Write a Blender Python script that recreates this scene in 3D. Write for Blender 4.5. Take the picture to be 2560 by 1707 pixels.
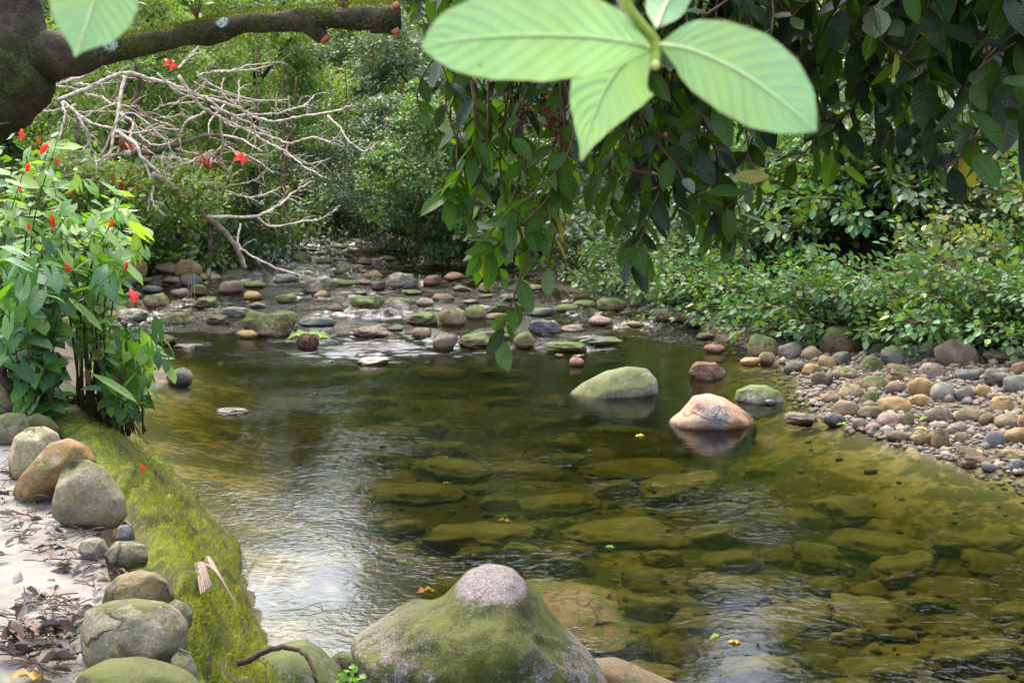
import bpy, bmesh, math, random
import numpy as np
from mathutils import Vector, Matrix
R = math.radians
for _o in list(bpy.data.objects): bpy.data.objects.remove(_o)
S = bpy.context.scene
COL = S.collection
# ------------------------------------------------------------------ camera, sky, sun, exposure
FPX, PITCH, CH = 3090.0, R(8.3), 2.6
cam_d = bpy.data.cameras.new('camera'); cam = bpy.data.objects.new('camera', cam_d); COL.objects.link(cam)
cam.location = (0, 0, CH); cam.rotation_euler = (R(90) - PITCH, 0, 0)
cam_d.sensor_width = 36; cam_d.lens = 36 * FPX / 2560; cam_d.clip_end = 600; cam_d.clip_start = 0.05
cam_d.dof.use_dof = True; cam_d.dof.focus_distance = 6.5; cam_d.dof.aperture_fstop = 9.0
S.camera = cam
SUN_EL, SUN_AZ = 62, 335          # azimuth of the sun, clockwise from +Y
W_ = bpy.data.worlds.new('World'); S.world = W_; W_.use_nodes = True
nt = W_.node_tree; bg = nt.nodes['Background']
sky = nt.nodes.new('ShaderNodeTexSky'); sky.sky_type = 'NISHITA'; sky.sun_disc = False
sky.sun_elevation = R(SUN_EL); sky.sun_rotation = R(SUN_AZ); sky.air_density = 1.0; sky.dust_density = 4.0
hs = nt.nodes.new('ShaderNodeHueSaturation'); hs.inputs['Saturation'].default_value = 0.75
nt.links.new(sky.outputs[0], hs.inputs['Color'])
# bright thin cloud spread over the whole sky
tc = nt.nodes.new('ShaderNodeTexCoord'); cn = nt.nodes.new('ShaderNodeTexNoise'); nt.links.new(tc.outputs['Generated'], cn.inputs['Vector']); cn.inputs['Scale'].default_value = 3.0; cn.inputs['Detail'].default_value = 6
cr_ = nt.nodes.new('ShaderNodeMapRange'); nt.links.new(cn.outputs['Fac'], cr_.inputs['Value']); cr_.inputs['From Min'].default_value = .35; cr_.inputs['From Max'].default_value = .6; cr_.inputs['To Min'].default_value = 1.2; cr_.inputs['To Max'].default_value = 3.6
vm = nt.nodes.new('ShaderNodeVectorMath'); vm.operation = 'SCALE'; nt.links.new(hs.outputs[0], vm.inputs[0]); nt.links.new(cr_.outputs[0], vm.inputs['Scale']); nt.links.new(vm.outputs[0], bg.inputs[0]); bg.inputs[1].default_value = 0.15
sd = bpy.data.lights.new('sun', 'SUN'); sd.energy = 0.7; sd.angle = R(25); sd.color = (1, .95, .86)
so = bpy.data.objects.new('sun', sd); COL.objects.link(so)
_a, _e = R(SUN_AZ), R(SUN_EL)
so.rotation_euler = Vector((math.sin(_a)*math.cos(_e), math.cos(_a)*math.cos(_e), math.sin(_e))).to_track_quat('Z', 'Y').to_euler()
S.view_settings.view_transform = 'Standard'; S.view_settings.look = 'None'
S.view_settings.exposure = 1.2; S.view_settings.gamma = 1
S.cycles.max_bounces = 8; S.cycles.diffuse_bounces = 3; S.cycles.glossy_bounces = 3; S.cycles.transmission_bounces = 4
S.cycles.transparent_max_bounces = 8; S.cycles.caustics_reflective = False; S.cycles.caustics_refractive = False
S.cycles.use_denoising = True; S.cycles.sample_clamp_indirect = 6
rng = np.random.default_rng(7); random.seed(7)
# ------------------------------------------------------------------ sight lines used to lay out the place
def ray(px, py):
    u, v = (px-1280)/FPX, (853.5-py)/FPX
    return np.array([u, math.cos(PITCH)+v*math.sin(PITCH), -math.sin(PITCH)+v*math.cos(PITCH)])
def W(px, py, z=0.0):
    d = ray(px, py); t = (z-CH)/d[2]; return np.array([0, 0, CH])+d*t
def D(px, py, y):
    d = ray(px, py); return np.array([0, 0, CH])+d*(y/d[1])
def proj(P):
    P = np.asarray(P, float)-np.array([0, 0, CH]); c, s = math.cos(PITCH), math.sin(PITCH)
    f = P[..., 1]*c-P[..., 2]*s; up = P[..., 1]*s+P[..., 2]*c
    return 1280+FPX*P[..., 0]/f, 853.5-FPX*up/f
# ------------------------------------------------------------------ noise
def _h(i, j, k, seed):
    n = (i*374761393+j*668265263+k*2147483647+seed*974634777) & 0xffffffff
    n = ((n ^ (n >> 13))*1274126177) & 0xffffffff
    return ((n ^ (n >> 16)) & 0xffff)/65535.0
def vn(P, scale=1.0, seed=0):
    P = np.asarray(P, float)*scale; I = np.floor(P).astype(np.int64); f = P-I; f = f*f*(3-2*f); o = 0
    for a in (0, 1):
        for b in (0, 1):
            for c in (0, 1):
                w = (f[..., 0] if a else 1-f[..., 0])*(f[..., 1] if b else 1-f[..., 1])*(f[..., 2] if c else 1-f[..., 2])
                o = o+w*_h(I[..., 0]+a, I[..., 1]+b, I[..., 2]+c, seed)
    return o*2-1
def fbm(P, scale=1.0, seed=0, oct=4):
    o, a, t = 0, 1, 0
    for k in range(oct): o = o+a*vn(P, scale*2**k, seed+k*17); t += a; a *= .5
    return o/t
# ------------------------------------------------------------------ mesh helpers
def mesh(name, V, F, mats, smooth=True, uv=None):
    V = np.asarray(V, np.float32); me = bpy.data.meshes.new(name)
    groups = F if isinstance(F, list) else [F]
    groups = [np.asarray(g, np.int32) for g in groups if len(g)]
    tot = sum(g.size for g in groups); nf = sum(len(g) for g in groups)
    me.vertices.add(len(V)); me.vertices.foreach_set('co', V.ravel())
    me.loops.add(tot); me.loops.foreach_set('vertex_index', np.concatenate([g.ravel() for g in groups]))
    ln = np.concatenate([np.full(len(g), g.shape[1], np.int32) for g in groups])
    st = np.concatenate([[0], np.cumsum(ln)[:-1]]).astype(np.int32)
    me.polygons.add(nf); me.polygons.foreach_set('loop_start', st); me.polygons.foreach_set('loop_total', ln)
    me.polygons.foreach_set('use_smooth', np.full(nf, smooth))
    for m in (mats if isinstance(mats, (list, tuple)) else [mats]): me.materials.append(m)
    if uv is not None:
        l = me.uv_layers.new(name='UVMap'); idx = np.concatenate([g.ravel() for g in groups])
        l.data.foreach_set('uv', np.asarray(uv, np.float32)[idx].ravel())
    me.update(calc_edges=True); me.validate(); return me
def obj(name, me, parent=None, loc=None, mat=None, **kw):
    o = bpy.data.objects.new(name, me); COL.objects.link(o)
    if parent is not None: o.parent = parent
    if loc is not None: o.location = tuple(loc)
    if mat is not None: o.material_slots[0].link = 'OBJECT'; o.material_slots[0].material = mat
    for k, v in kw.items(): o[k] = v
    return o
def thing(name, label, cat, loc=(0, 0, 0), group=None):
    o = bpy.data.objects.new(name, None); COL.objects.link(o); o.location = tuple(loc); o.empty_display_size = .1
    o['label'] = label; o['category'] = cat
    if group: o['group'] = group
    return o
def tube(pts, rad, sides=8, cap=True):
    pts = np.asarray(pts, float); n = len(pts); rad = np.broadcast_to(np.asarray(rad, float), (n,))
    T = np.gradient(pts, axis=0); T /= np.linalg.norm(T, axis=1)[:, None]+1e-9
    up = np.array([0, 0, 1.]) if abs(T[0, 2]) < .9 else np.array([1., 0, 0])
    N = np.cross(T[0], up); N /= np.linalg.norm(N); V = []
    for i in range(n):
        N = N-T[i]*np.dot(N, T[i]); N /= np.linalg.norm(N)+1e-9; B = np.cross(T[i], N)
        for k in range(sides):
            a = 2*math.pi*k/sides; V.append(pts[i]+rad[i]*(math.cos(a)*N+math.sin(a)*B))
    F = [[i*sides+k, i*sides+(k+1) % sides, (i+1)*sides+(k+1) % sides, (i+1)*sides+k] for i in range(n-1) for k in range(sides)]
    V = np.array(V)
    T3 = []
    if cap:
        V = np.vstack([V, pts[0], pts[-1]]); c0, c1 = len(V)-2, len(V)-1
        for k in range(sides):
            T3.append([c0, (k+1) % sides, k]); b = (n-1)*sides; T3.append([c1, b+k, b+(k+1) % sides])
    return V, np.array(F), np.array(T3, int).reshape(-1, 3)
def spline(pts, n):
    pts = np.asarray(pts, float); m = len(pts)
    if m == 2: t = np.linspace(0, 1, n)[:, None]; return pts[0]*(1-t)+pts[1]*t
    P = np.vstack([2*pts[0]-pts[1], pts, 2*pts[-1]-pts[-2]]); out = []
    for u in np.linspace(0, m-1-1e-6, n):
        i = int(u); f = u-i; a, b, c, d = P[i:i+4]
        out.append(.5*((2*b)+(c-a)*f+(2*a-5*b+4*c-d)*f*f+(3*b-a-3*c+d)*f**3))
    return np.array(out)
class Bag:                                   # collects pieces that belong to one mesh
    def __init__(s): s.V = []; s.Q = []; s.T = []; s.n = 0
    def add(s, V, Q=None, T=None):
        s.V.append(np.asarray(V, float))
        if Q is not None and len(Q): s.Q.append(np.asarray(Q)+s.n)
        if T is not None and len(T): s.T.append(np.asarray(T)+s.n)
        s.n += len(V)
    def tube(s, p, r, k=6): s.add(*tube(p, r, k))
    def mesh(s, name, mat, smooth=True):
        F = []
        if s.Q: F.append(np.vstack(s.Q))
        if s.T: F.append(np.vstack(s.T))
        return mesh(name, np.vstack(s.V), F, mat, smooth)
_ico = {}
def ico(n):
    if n not in _ico:
        b = bmesh.new(); bmesh.ops.create_icosphere(b, subdivisions=n, radius=1)
        _ico[n] = (np.array([v.co[:] for v in b.verts]), np.array([[v.index for v in f.verts] for f in b.faces])); b.free()
    return _ico[n]
# ------------------------------------------------------------------ materials
class NG:
    def __init__(s, name):
        s.m = bpy.data.materials.new(name); s.m.use_nodes = True; s.t = s.m.node_tree; s.t.nodes.clear()
        s.out = s.n('ShaderNodeOutputMaterial')
    def n(s, typ, **kw):
        x = s.t.nodes.new(typ)
        for k, v in kw.items(): setattr(x, k, v)
        return x
    def l(s, a, b): s.t.links.new(a, b)
    def set(s, inp, v):
        if hasattr(v, 'type') and hasattr(v, 'links'): s.l(v, inp)
        else: inp.default_value = (*v, 1) if isinstance(v, tuple) and len(v) == 3 and inp.type == 'RGBA' else v
    def noise(s, vec, scale, detail=4, rough=.55, dist=0):
        x = s.n('ShaderNodeTexNoise'); s.l(vec, x.inputs['Vector']); x.inputs['Scale'].default_value = scale
        x.inputs['Detail'].default_value = detail; x.inputs['Roughness'].default_value = rough; x.inputs['Distortion'].default_value = dist
        return x.outputs['Fac']
    def ramp(s, f, a, b, lo=0., hi=1.):
        x = s.n('ShaderNodeMapRange'); x.interpolation_type = 'SMOOTHSTEP'; s.set(x.inputs['Value'], f)
        x.inputs['From Min'].default_value = a; x.inputs['From Max'].default_value = b
        x.inputs['To Min'].default_value = lo; x.inputs['To Max'].default_value = hi; return x.outputs[0]
    def mix(s, f, a, b, mode='MIX'):
        x = s.n('ShaderNodeMix', data_type='RGBA', blend_type=mode); s.set(x.inputs['Factor'], f)
        s.set(x.inputs['A'], a) if False else s.set(x.inputs[6], a); s.set(x.inputs[7], b); return x.outputs[2]
    def math(s, op, a, b=0.0):
        x = s.n('ShaderNodeMath', operation=op); s.set(x.inputs[0], a); s.set(x.inputs[1], b); return x.outputs[0]
    def pos(s): return s.n('ShaderNodeNewGeometry').outputs['Position']
    def bump(s, h, strength=.5, dist=.02, nrm=None):
        x = s.n('ShaderNodeBump'); s.l(h, x.inputs['Height']); x.inputs['Strength'].default_value = strength
        x.inputs['Distance'].default_value = dist
        if nrm: s.l(nrm, x.inputs['Normal'])
        return x.outputs[0]
    def bsdf(s, col, rough=.7, nrm=None, spec=.3):
        x = s.n('ShaderNodeBsdfPrincipled'); s.set(x.inputs['Base Color'], col); s.set(x.inputs['Roughness'], rough)
        s.set(x.inputs['Specular IOR Level'], spec)
        if nrm: s.l(nrm, x.inputs['Normal'])
        return x.outputs[0]
    def done(s, sh): s.l(sh, s.out.inputs['Surface']); return s.m
def rock_mat(name, c1, c2, c3, moss=0.0, scale=1.0, wet=True, mcol=((.085, .13, .012), (.035, .055, .012)), speck=.5, wetz=.05):
    g = NG(name); geo = g.n('ShaderNodeNewGeometry'); P = geo.outputs['Position']
    oi = g.n('ShaderNodeObjectInfo'); off = g.n('ShaderNodeVectorMath', operation='SCALE'); off.inputs[0].default_value = (37, 11, 23); g.l(oi.outputs['Random'], off.inputs['Scale'])
    ad = g.n('ShaderNodeVectorMath', operation='ADD'); g.l(P, ad.inputs[0]); g.l(off.outputs[0], ad.inputs[1]); V = ad.outputs[0]
    n1 = g.noise(V, 5*scale, 5, .6, .4); n2 = g.noise(V, 16*scale, 6, .65); n3 = g.noise(V, 75*scale, 3, .7); n4 = g.noise(V, 2.5*scale, 3)
    c = g.mix(g.ramp(n1, .38, .62), c1, c2); c = g.mix(g.ramp(n2, .5, .68), c, c3)
    c = g.mix(g.ramp(n3, .52, .7, 0, speck), c, tuple(min(1, x*1.9+.05) for x in c1))
    c = g.mix(g.ramp(n3, .46, .3, 0, speck), c, tuple(x*.3 for x in c3))
    vor = g.n('ShaderNodeTexVoronoi'); g.l(V, vor.inputs['Vector']); vor.inputs['Scale'].default_value = 9*scale
    lich = g.math('MULTIPLY', g.ramp(g.math('ADD', vor.outputs['Distance'], g.math('MULTIPLY', g.math('SUBTRACT', n2, .5), 1.3)), .26, .12), g.ramp(n4, .5, .6))
    c = g.mix(g.math('MULTIPLY', lich, .35), c, (.30, .30, .25)); c = g.mix(g.ramp(g.noise(V, 3.4*scale, 5, .7, .6), .52, .66, 0, .55), c, tuple(x*.38 for x in c2))
    ve = g.n('ShaderNodeTexVoronoi', feature='DISTANCE_TO_EDGE'); wp = g.n('ShaderNodeVectorMath', operation='ADD'); nv_ = g.n('ShaderNodeTexNoise'); g.l(V, nv_.inputs['Vector']); nv_.inputs['Scale'].default_value = 4*scale; nv_.inputs['Detail'].default_value = 5; sc_ = g.n('ShaderNodeVectorMath', operation='SCALE'); g.l(nv_.outputs['Color'], sc_.inputs[0]); sc_.inputs['Scale'].default_value = .35/scale
    g.l(V, wp.inputs[0]); g.l(sc_.outputs[0], wp.inputs[1]); g.l(wp.outputs[0], ve.inputs['Vector']); ve.inputs['Scale'].default_value = 2.2*scale
    crk = g.math('MULTIPLY', g.ramp(ve.outputs['Distance'], .018, .0), g.ramp(g.noise(V, 1.8*scale, 2), .48, .6)); c = g.mix(g.math('MULTIPLY', crk, .8), c, tuple(x*.25 for x in c2))
    # object brightness varies a little from stone to stone
    hv = g.n('ShaderNodeHueSaturation'); g.l(c, hv.inputs['Color']); g.l(g.ramp(oi.outputs['Random'], 0, 1, .72, 1.25), hv.inputs['Value']); c = hv.outputs[0]
    sx = g.n('ShaderNodeSeparateXYZ'); g.l(geo.outputs['Normal'], sx.inputs[0]); rough = .78
    h = g.math('SUBTRACT', g.math('ADD', g.math('MULTIPLY', n2, .6), g.math('MULTIPLY', n3, .22)), g.math('MULTIPLY', crk, .7))
    if moss > 0:
        mm = g.math('ADD', sx.outputs['Z'], g.math('MULTIPLY', g.math('SUBTRACT', n2, .5), 2.6))
        mm = g.math('ADD', mm, g.math('MULTIPLY', g.math('SUBTRACT', n4, .5), 2.4)); mk = g.ramp(mm, 1.15-moss*1.5, 1.55-moss*1.5)
        nf = g.noise(V, 130*scale, 3, .8); nb = g.noise(V, 9, 3)
        mc = g.mix(g.ramp(g.math('ADD', g.math('MULTIPLY', nf, .5), g.math('MULTIPLY', nb, .5)), .38, .6), mcol[1], mcol[0])
        c = g.mix(g.math('MULTIPLY', mk, .9), c, mc); h = g.math('ADD', h, g.math('MULTIPLY', g.math('MULTIPLY', mk, nf), .55))
    sp = g.n('ShaderNodeSeparateXYZ'); g.l(P, sp.inputs[0])
    if not name.startswith(('stone_submerged', 'slab')): c = g.mix(g.ramp(sp.outputs['Z'], .01, -.02, 0, .9), c, (.028, .028, .013))
    if wet:
        wz = g.math('ADD', sp.outputs['Z'], g.math('MULTIPLY', g.math('SUBTRACT', n2, .5), -.08)); wk = g.ramp(wz, wetz, wetz*.3)
        c = g.mix(g.math('MULTIPLY', wk, .75), c, g.mix(1.0, c, (.3, .24, .16), 'MULTIPLY')); rough = g.ramp(wz, wetz*.3, wetz, .25, .8)
    return g.done(g.bsdf(c, rough, g.bump(h, .75, .016/scale), .35))
def leaf_mat(name, c1, c2, trans=.35, rough=.42, tcol=None, spec=.5, by='island', old=.06):
    g = NG(name)
    rnd = g.n('ShaderNodeNewGeometry').outputs['Random Per Island'] if by == 'island' else g.n('ShaderNodeObjectInfo').outputs['Random']
    c = g.mix(rnd, c1, c2)
    r2 = g.math('FRACT', g.math('MULTIPLY', rnd, 57.3)); c = g.mix(g.ramp(r2, 1-old, 1-old*.6), c, (c1[0]*2.6+.05, c1[1]*1.5+.02, c1[2]*.8))
    nz = g.noise(g.pos(), 1.1, 2); hv = g.n('ShaderNodeHueSaturation'); g.l(c, hv.inputs['Color']); g.l(g.ramp(nz, .3, .7, .72, 1.3), hv.inputs['Value']); c = hv.outputs[0]
    b = g.bsdf(c, rough, None, spec); t = g.n('ShaderNodeBsdfTranslucent')
    tc = g.mix(1.0, c, tcol or (1.5, 1.5, .35), 'MULTIPLY'); g.l(tc, t.inputs[0])
    mx = g.n('ShaderNodeMixShader'); mx.inputs[0].default_value = trans; g.l(b, mx.inputs[1]); g.l(t.outputs[0], mx.inputs[2]); return g.done(mx.outputs[0])
def bark_mat(name, c1, c2, moss=0., scale=1., spots=0., mcol=(.05, .075, .01)):
    g = NG(name); P = g.pos(); n1 = g.noise(P, 14*scale, 5, .65); n2 = g.noise(P, 60*scale, 4, .7); n3 = g.noise(P, 5*scale, 3)
    c = g.mix(g.ramp(n1, .4, .62), c1, c2); h = g.math('ADD', n1, g.math('MULTIPLY', n2, .5))
    if moss:
        mk = g.ramp(g.math('ADD', g.math('MULTIPLY', n3, .6), g.math('MULTIPLY', n2, .5)), .72-moss*.5, .86-moss*.5)
        c = g.mix(mk, c, g.mix(g.ramp(n2, .4, .65), tuple(x*.45 for x in mcol), mcol)); h = g.math('ADD', h, g.math('MULTIPLY', mk, n2))
    if spots:
        v = g.n('ShaderNodeTexVoronoi'); g.l(P, v.inputs['Vector']); v.inputs['Scale'].default_value = 7*scale
        sel = g.n('ShaderNodeSeparateColor'); g.l(v.outputs['Color'], sel.inputs[0])
        d = g.math('ADD', v.outputs['Distance'], g.math('MULTIPLY', g.math('SUBTRACT', n2, .5), .35))
        c = g.mix(g.math('MULTIPLY', g.ramp(d, .3, .2), g.ramp(sel.outputs[0], 1-spots, 1-spots+.05)), c, (.42, .45, .38))
    return g.done(g.bsdf(c, .85, g.bump(h, .9, .012/scale), .2))
# rocks by colour
RC = {
 'tan': ((.34, .27, .17), (.27, .20, .12), (.20, .17, .12)), 'grey': ((.22, .22, .20), (.15, .15, .15), (.27, .26, .22)),
 'pinkish': ((.33, .24, .20), (.24, .18, .16), (.20, .17, .17)), 'ochre': ((.40, .28, .12), (.30, .20, .09), (.24, .19, .12)),
 'brown': ((.20, .135, .085), (.14, .10, .07), (.24, .18, .12)), 'pale': ((.42, .39, .33), (.33, .31, .26), (.26, .24, .20)),
 'slate': ((.15, .16, .18), (.20, .20, .21), (.11, .11, .12)), 'reddish': ((.33, .18, .12), (.25, .15, .11), (.28, .20, .15)),
}
RC = {k: tuple(tuple(x*.62*t for x, t in zip(c, (1.12, 1.0, .84))) for c in v) for k, v in RC.items()}
RM = {k: rock_mat('stone_'+k, *v, moss=.2, wetz=.08) for k, v in RC.items()}
RM['mossy'] = rock_mat('stone_mossy', *RC['tan'], moss=.62, scale=1)
RM['mossy dark'] = rock_mat('stone_mossy_dark', *RC['brown'], moss=.8)
sub_kinds = [rock_mat('stone_submerged_%d' % i, a, b, c, moss=.7, mcol=((.17, .15, .045), (.09, .085, .03)), wet=False, speck=.2) for i, (a, b, c) in enumerate([
    ((.13, .115, .05), (.17, .14, .06), (.09, .08, .035)), ((.20, .155, .07), (.15, .12, .055), (.11, .095, .045)), ((.10, .10, .05), (.14, .125, .06), (.065, .065, .035))])]
# ------------------------------------------------------------------ the lie of the land
sh = [(9, 3.4), (7.5, 6.5)] + [tuple(W(*p)[:2]) for p in [(2900, 1290), (2560, 1190), (2400, 1165), (2230, 1120), (2160, 1080), (2060, 1050), (2000, 980), (1990, 920), (1900, 890),
     (1800, 850), (1740, 815), (1600, 780), (1450, 735), (1300, 690), (1180, 650), (1130, 620), (1090, 590), (1050, 568)]]
sh += [(-6, 62), (-14, 78), (-30, 92), (-34, 84), (-22, 68), (-14, 54)] + [tuple(W(*p)[:2]) for p in [(630, 590), (500, 618), (340, 632), (300, 665), (270, 720), (330, 790), (300, 850), (400, 905), (440, 950), (330, 1000),
     (310, 1090), (400, 1150), (450, 1200), (560, 1350), (640, 1500), (665, 1600)]] + [(-.75, 4.6), (0, 3.6), (2, 3.2), (5, 3.0)]
SH = np.array(sh)
def sdf(x, y):
    x = np.asarray(x, float); y = np.asarray(y, float); d = np.full(x.shape, 1e9); ins = np.zeros(x.shape, bool)
    for i in range(len(SH)):
        a, b = SH[i], SH[(i+1) % len(SH)]; e = b-a; t = np.clip(((x-a[0])*e[0]+(y-a[1])*e[1])/(e@e), 0, 1)
        d = np.minimum(d, np.hypot(x-a[0]-t*e[0], y-a[1]-t*e[1]))
        cr = ((a[1] > y) != (b[1] > y)) & (x < (b[0]-a[0])*(y-a[1])/(b[1]-a[1]+1e-12)+a[0]); ins ^= cr
    return np.where(ins, -d, d)
def gh(x, y):
    x = np.asarray(x, float); y = np.asarray(y, float); d = sdf(x, y); P = np.stack([x, y, x*0], -1)
    nz = fbm(P, .35, 3, 4)
    pool = -np.minimum(.34, .22*(-d)+.03)+.07*fbm(P, .9, 9, 3)*np.clip(-d, 0, 1)
    k = np.clip((y-16.5)/2.5, 0, 1); rap = -.17+.05*nz
    inside = pool*(1-k)+rap*k
    right = (x > 0); d0 = np.where(right, np.where(y < 20, 3.2, .8), np.where((y > 14) & (y < 32), 2.2, .8))
    out = np.where(right, .085, .05)*np.minimum(d, d0)+.01+.5*np.clip(d-d0, 0, None); out = out+.05*nz*np.clip(d*2, 0, 1)+1.2*fbm(P, .12, 5, 3)*np.clip((d-d0)/6, 0, 1)
    out = np.minimum(out, 22+2*nz)
    near = np.clip(d*1.05, 0, .88)+.42*np.clip(-x-5.5, 0, 20)+.45*np.clip(x-7.5, 0, 20)
    kn = np.clip((13.0-y)/2.5, 0, 1); kn = np.where(x < 0, kn, np.clip((6.5-y)/2, 0, 1))
    out = out*(1-kn)+near*kn
    return np.where(d < 0, inside, out)
def gh1(x, y): return float(gh(np.array([x]), np.array([y]))[0])
def hit(px, py):
    d = ray(px, py); t = np.linspace(3, 90, 1500); P = np.array([0, 0, CH])+d*t[:, None]
    g = np.maximum(gh(P[:, 0], P[:, 1]), 0); k = np.argmax(P[:, 2] < g)
    return P[k] if P[k, 2] < g[k] else W(px, min(py, 2000))
def build_ground():
    def axis(lo, hi, f0, f1, fine, coarse):
        a = list(np.arange(f0, f1, fine)); x = f0; s = fine
        while x > lo: s = min(s*1.12, coarse); x -= s; a.insert(0, x)
        x = a[-1]; s = fine
        while x < hi: s = min(s*1.12, coarse); x += s; a.append(x)
        return np.array(a)
    X = axis(-260, 260, -9, 9, .1, 8); Y = axis(-200, 320, 3, 24, .1, 8)
    GX, GY = np.meshgrid(X, Y); Z = gh(GX, GY)
    V = np.stack([GX, GY, Z], -1).reshape(-1, 3); nx, ny = len(X), len(Y)
    i, j = np.meshgrid(np.arange(nx-1), np.arange(ny-1)); a = (j*nx+i).ravel(); F = np.stack([a, a+1, a+nx+1, a+nx], -1)
    g = NG('ground_soil_and_sand'); P = g.pos(); sp = g.n('ShaderNodeSeparateXYZ'); g.l(P, sp.inputs[0])
    n1 = g.noise(P, 1.6, 5, .6, .5); n2 = g.noise(P, 9, 5, .65); n3 = g.noise(P, 55, 3, .7); n4 = g.noise(P, .6, 3)
    sand = g.mix(g.ramp(n2, .35, .65), (.27, .22, .10), (.18, .15, .07)); sand = g.mix(g.ramp(n3, .45, .7, 0, .6), sand, (.13, .11, .045))
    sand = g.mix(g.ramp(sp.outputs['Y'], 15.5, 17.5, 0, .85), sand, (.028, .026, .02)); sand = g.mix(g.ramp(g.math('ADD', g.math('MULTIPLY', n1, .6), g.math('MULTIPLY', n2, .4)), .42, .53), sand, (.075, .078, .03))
    bar = g.mix(g.ramp(n2, .35, .65), (.09, .068, .045), (.055, .042, .028)); bar = g.mix(g.ramp(n3, .4, .7), bar, (.12, .09, .06))
    soil = g.mix(g.ramp(n2, .35, .65), (.018, .014, .009), (.035, .026, .015)); soil = g.mix(g.ramp(n1, .5, .62), soil, (.03, .045, .012))
    wz = g.math('ADD', sp.outputs['Z'], g.math('MULTIPLY', g.math('SUBTRACT', n2, .5), .1))
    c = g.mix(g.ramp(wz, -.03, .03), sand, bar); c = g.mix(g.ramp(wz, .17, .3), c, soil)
    h = g.math('ADD', g.math('MULTIPLY', n2, .7), g.math('MULTIPLY', n3, .4))
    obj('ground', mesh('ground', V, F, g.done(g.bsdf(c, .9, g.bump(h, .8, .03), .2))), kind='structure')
build_ground()
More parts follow.
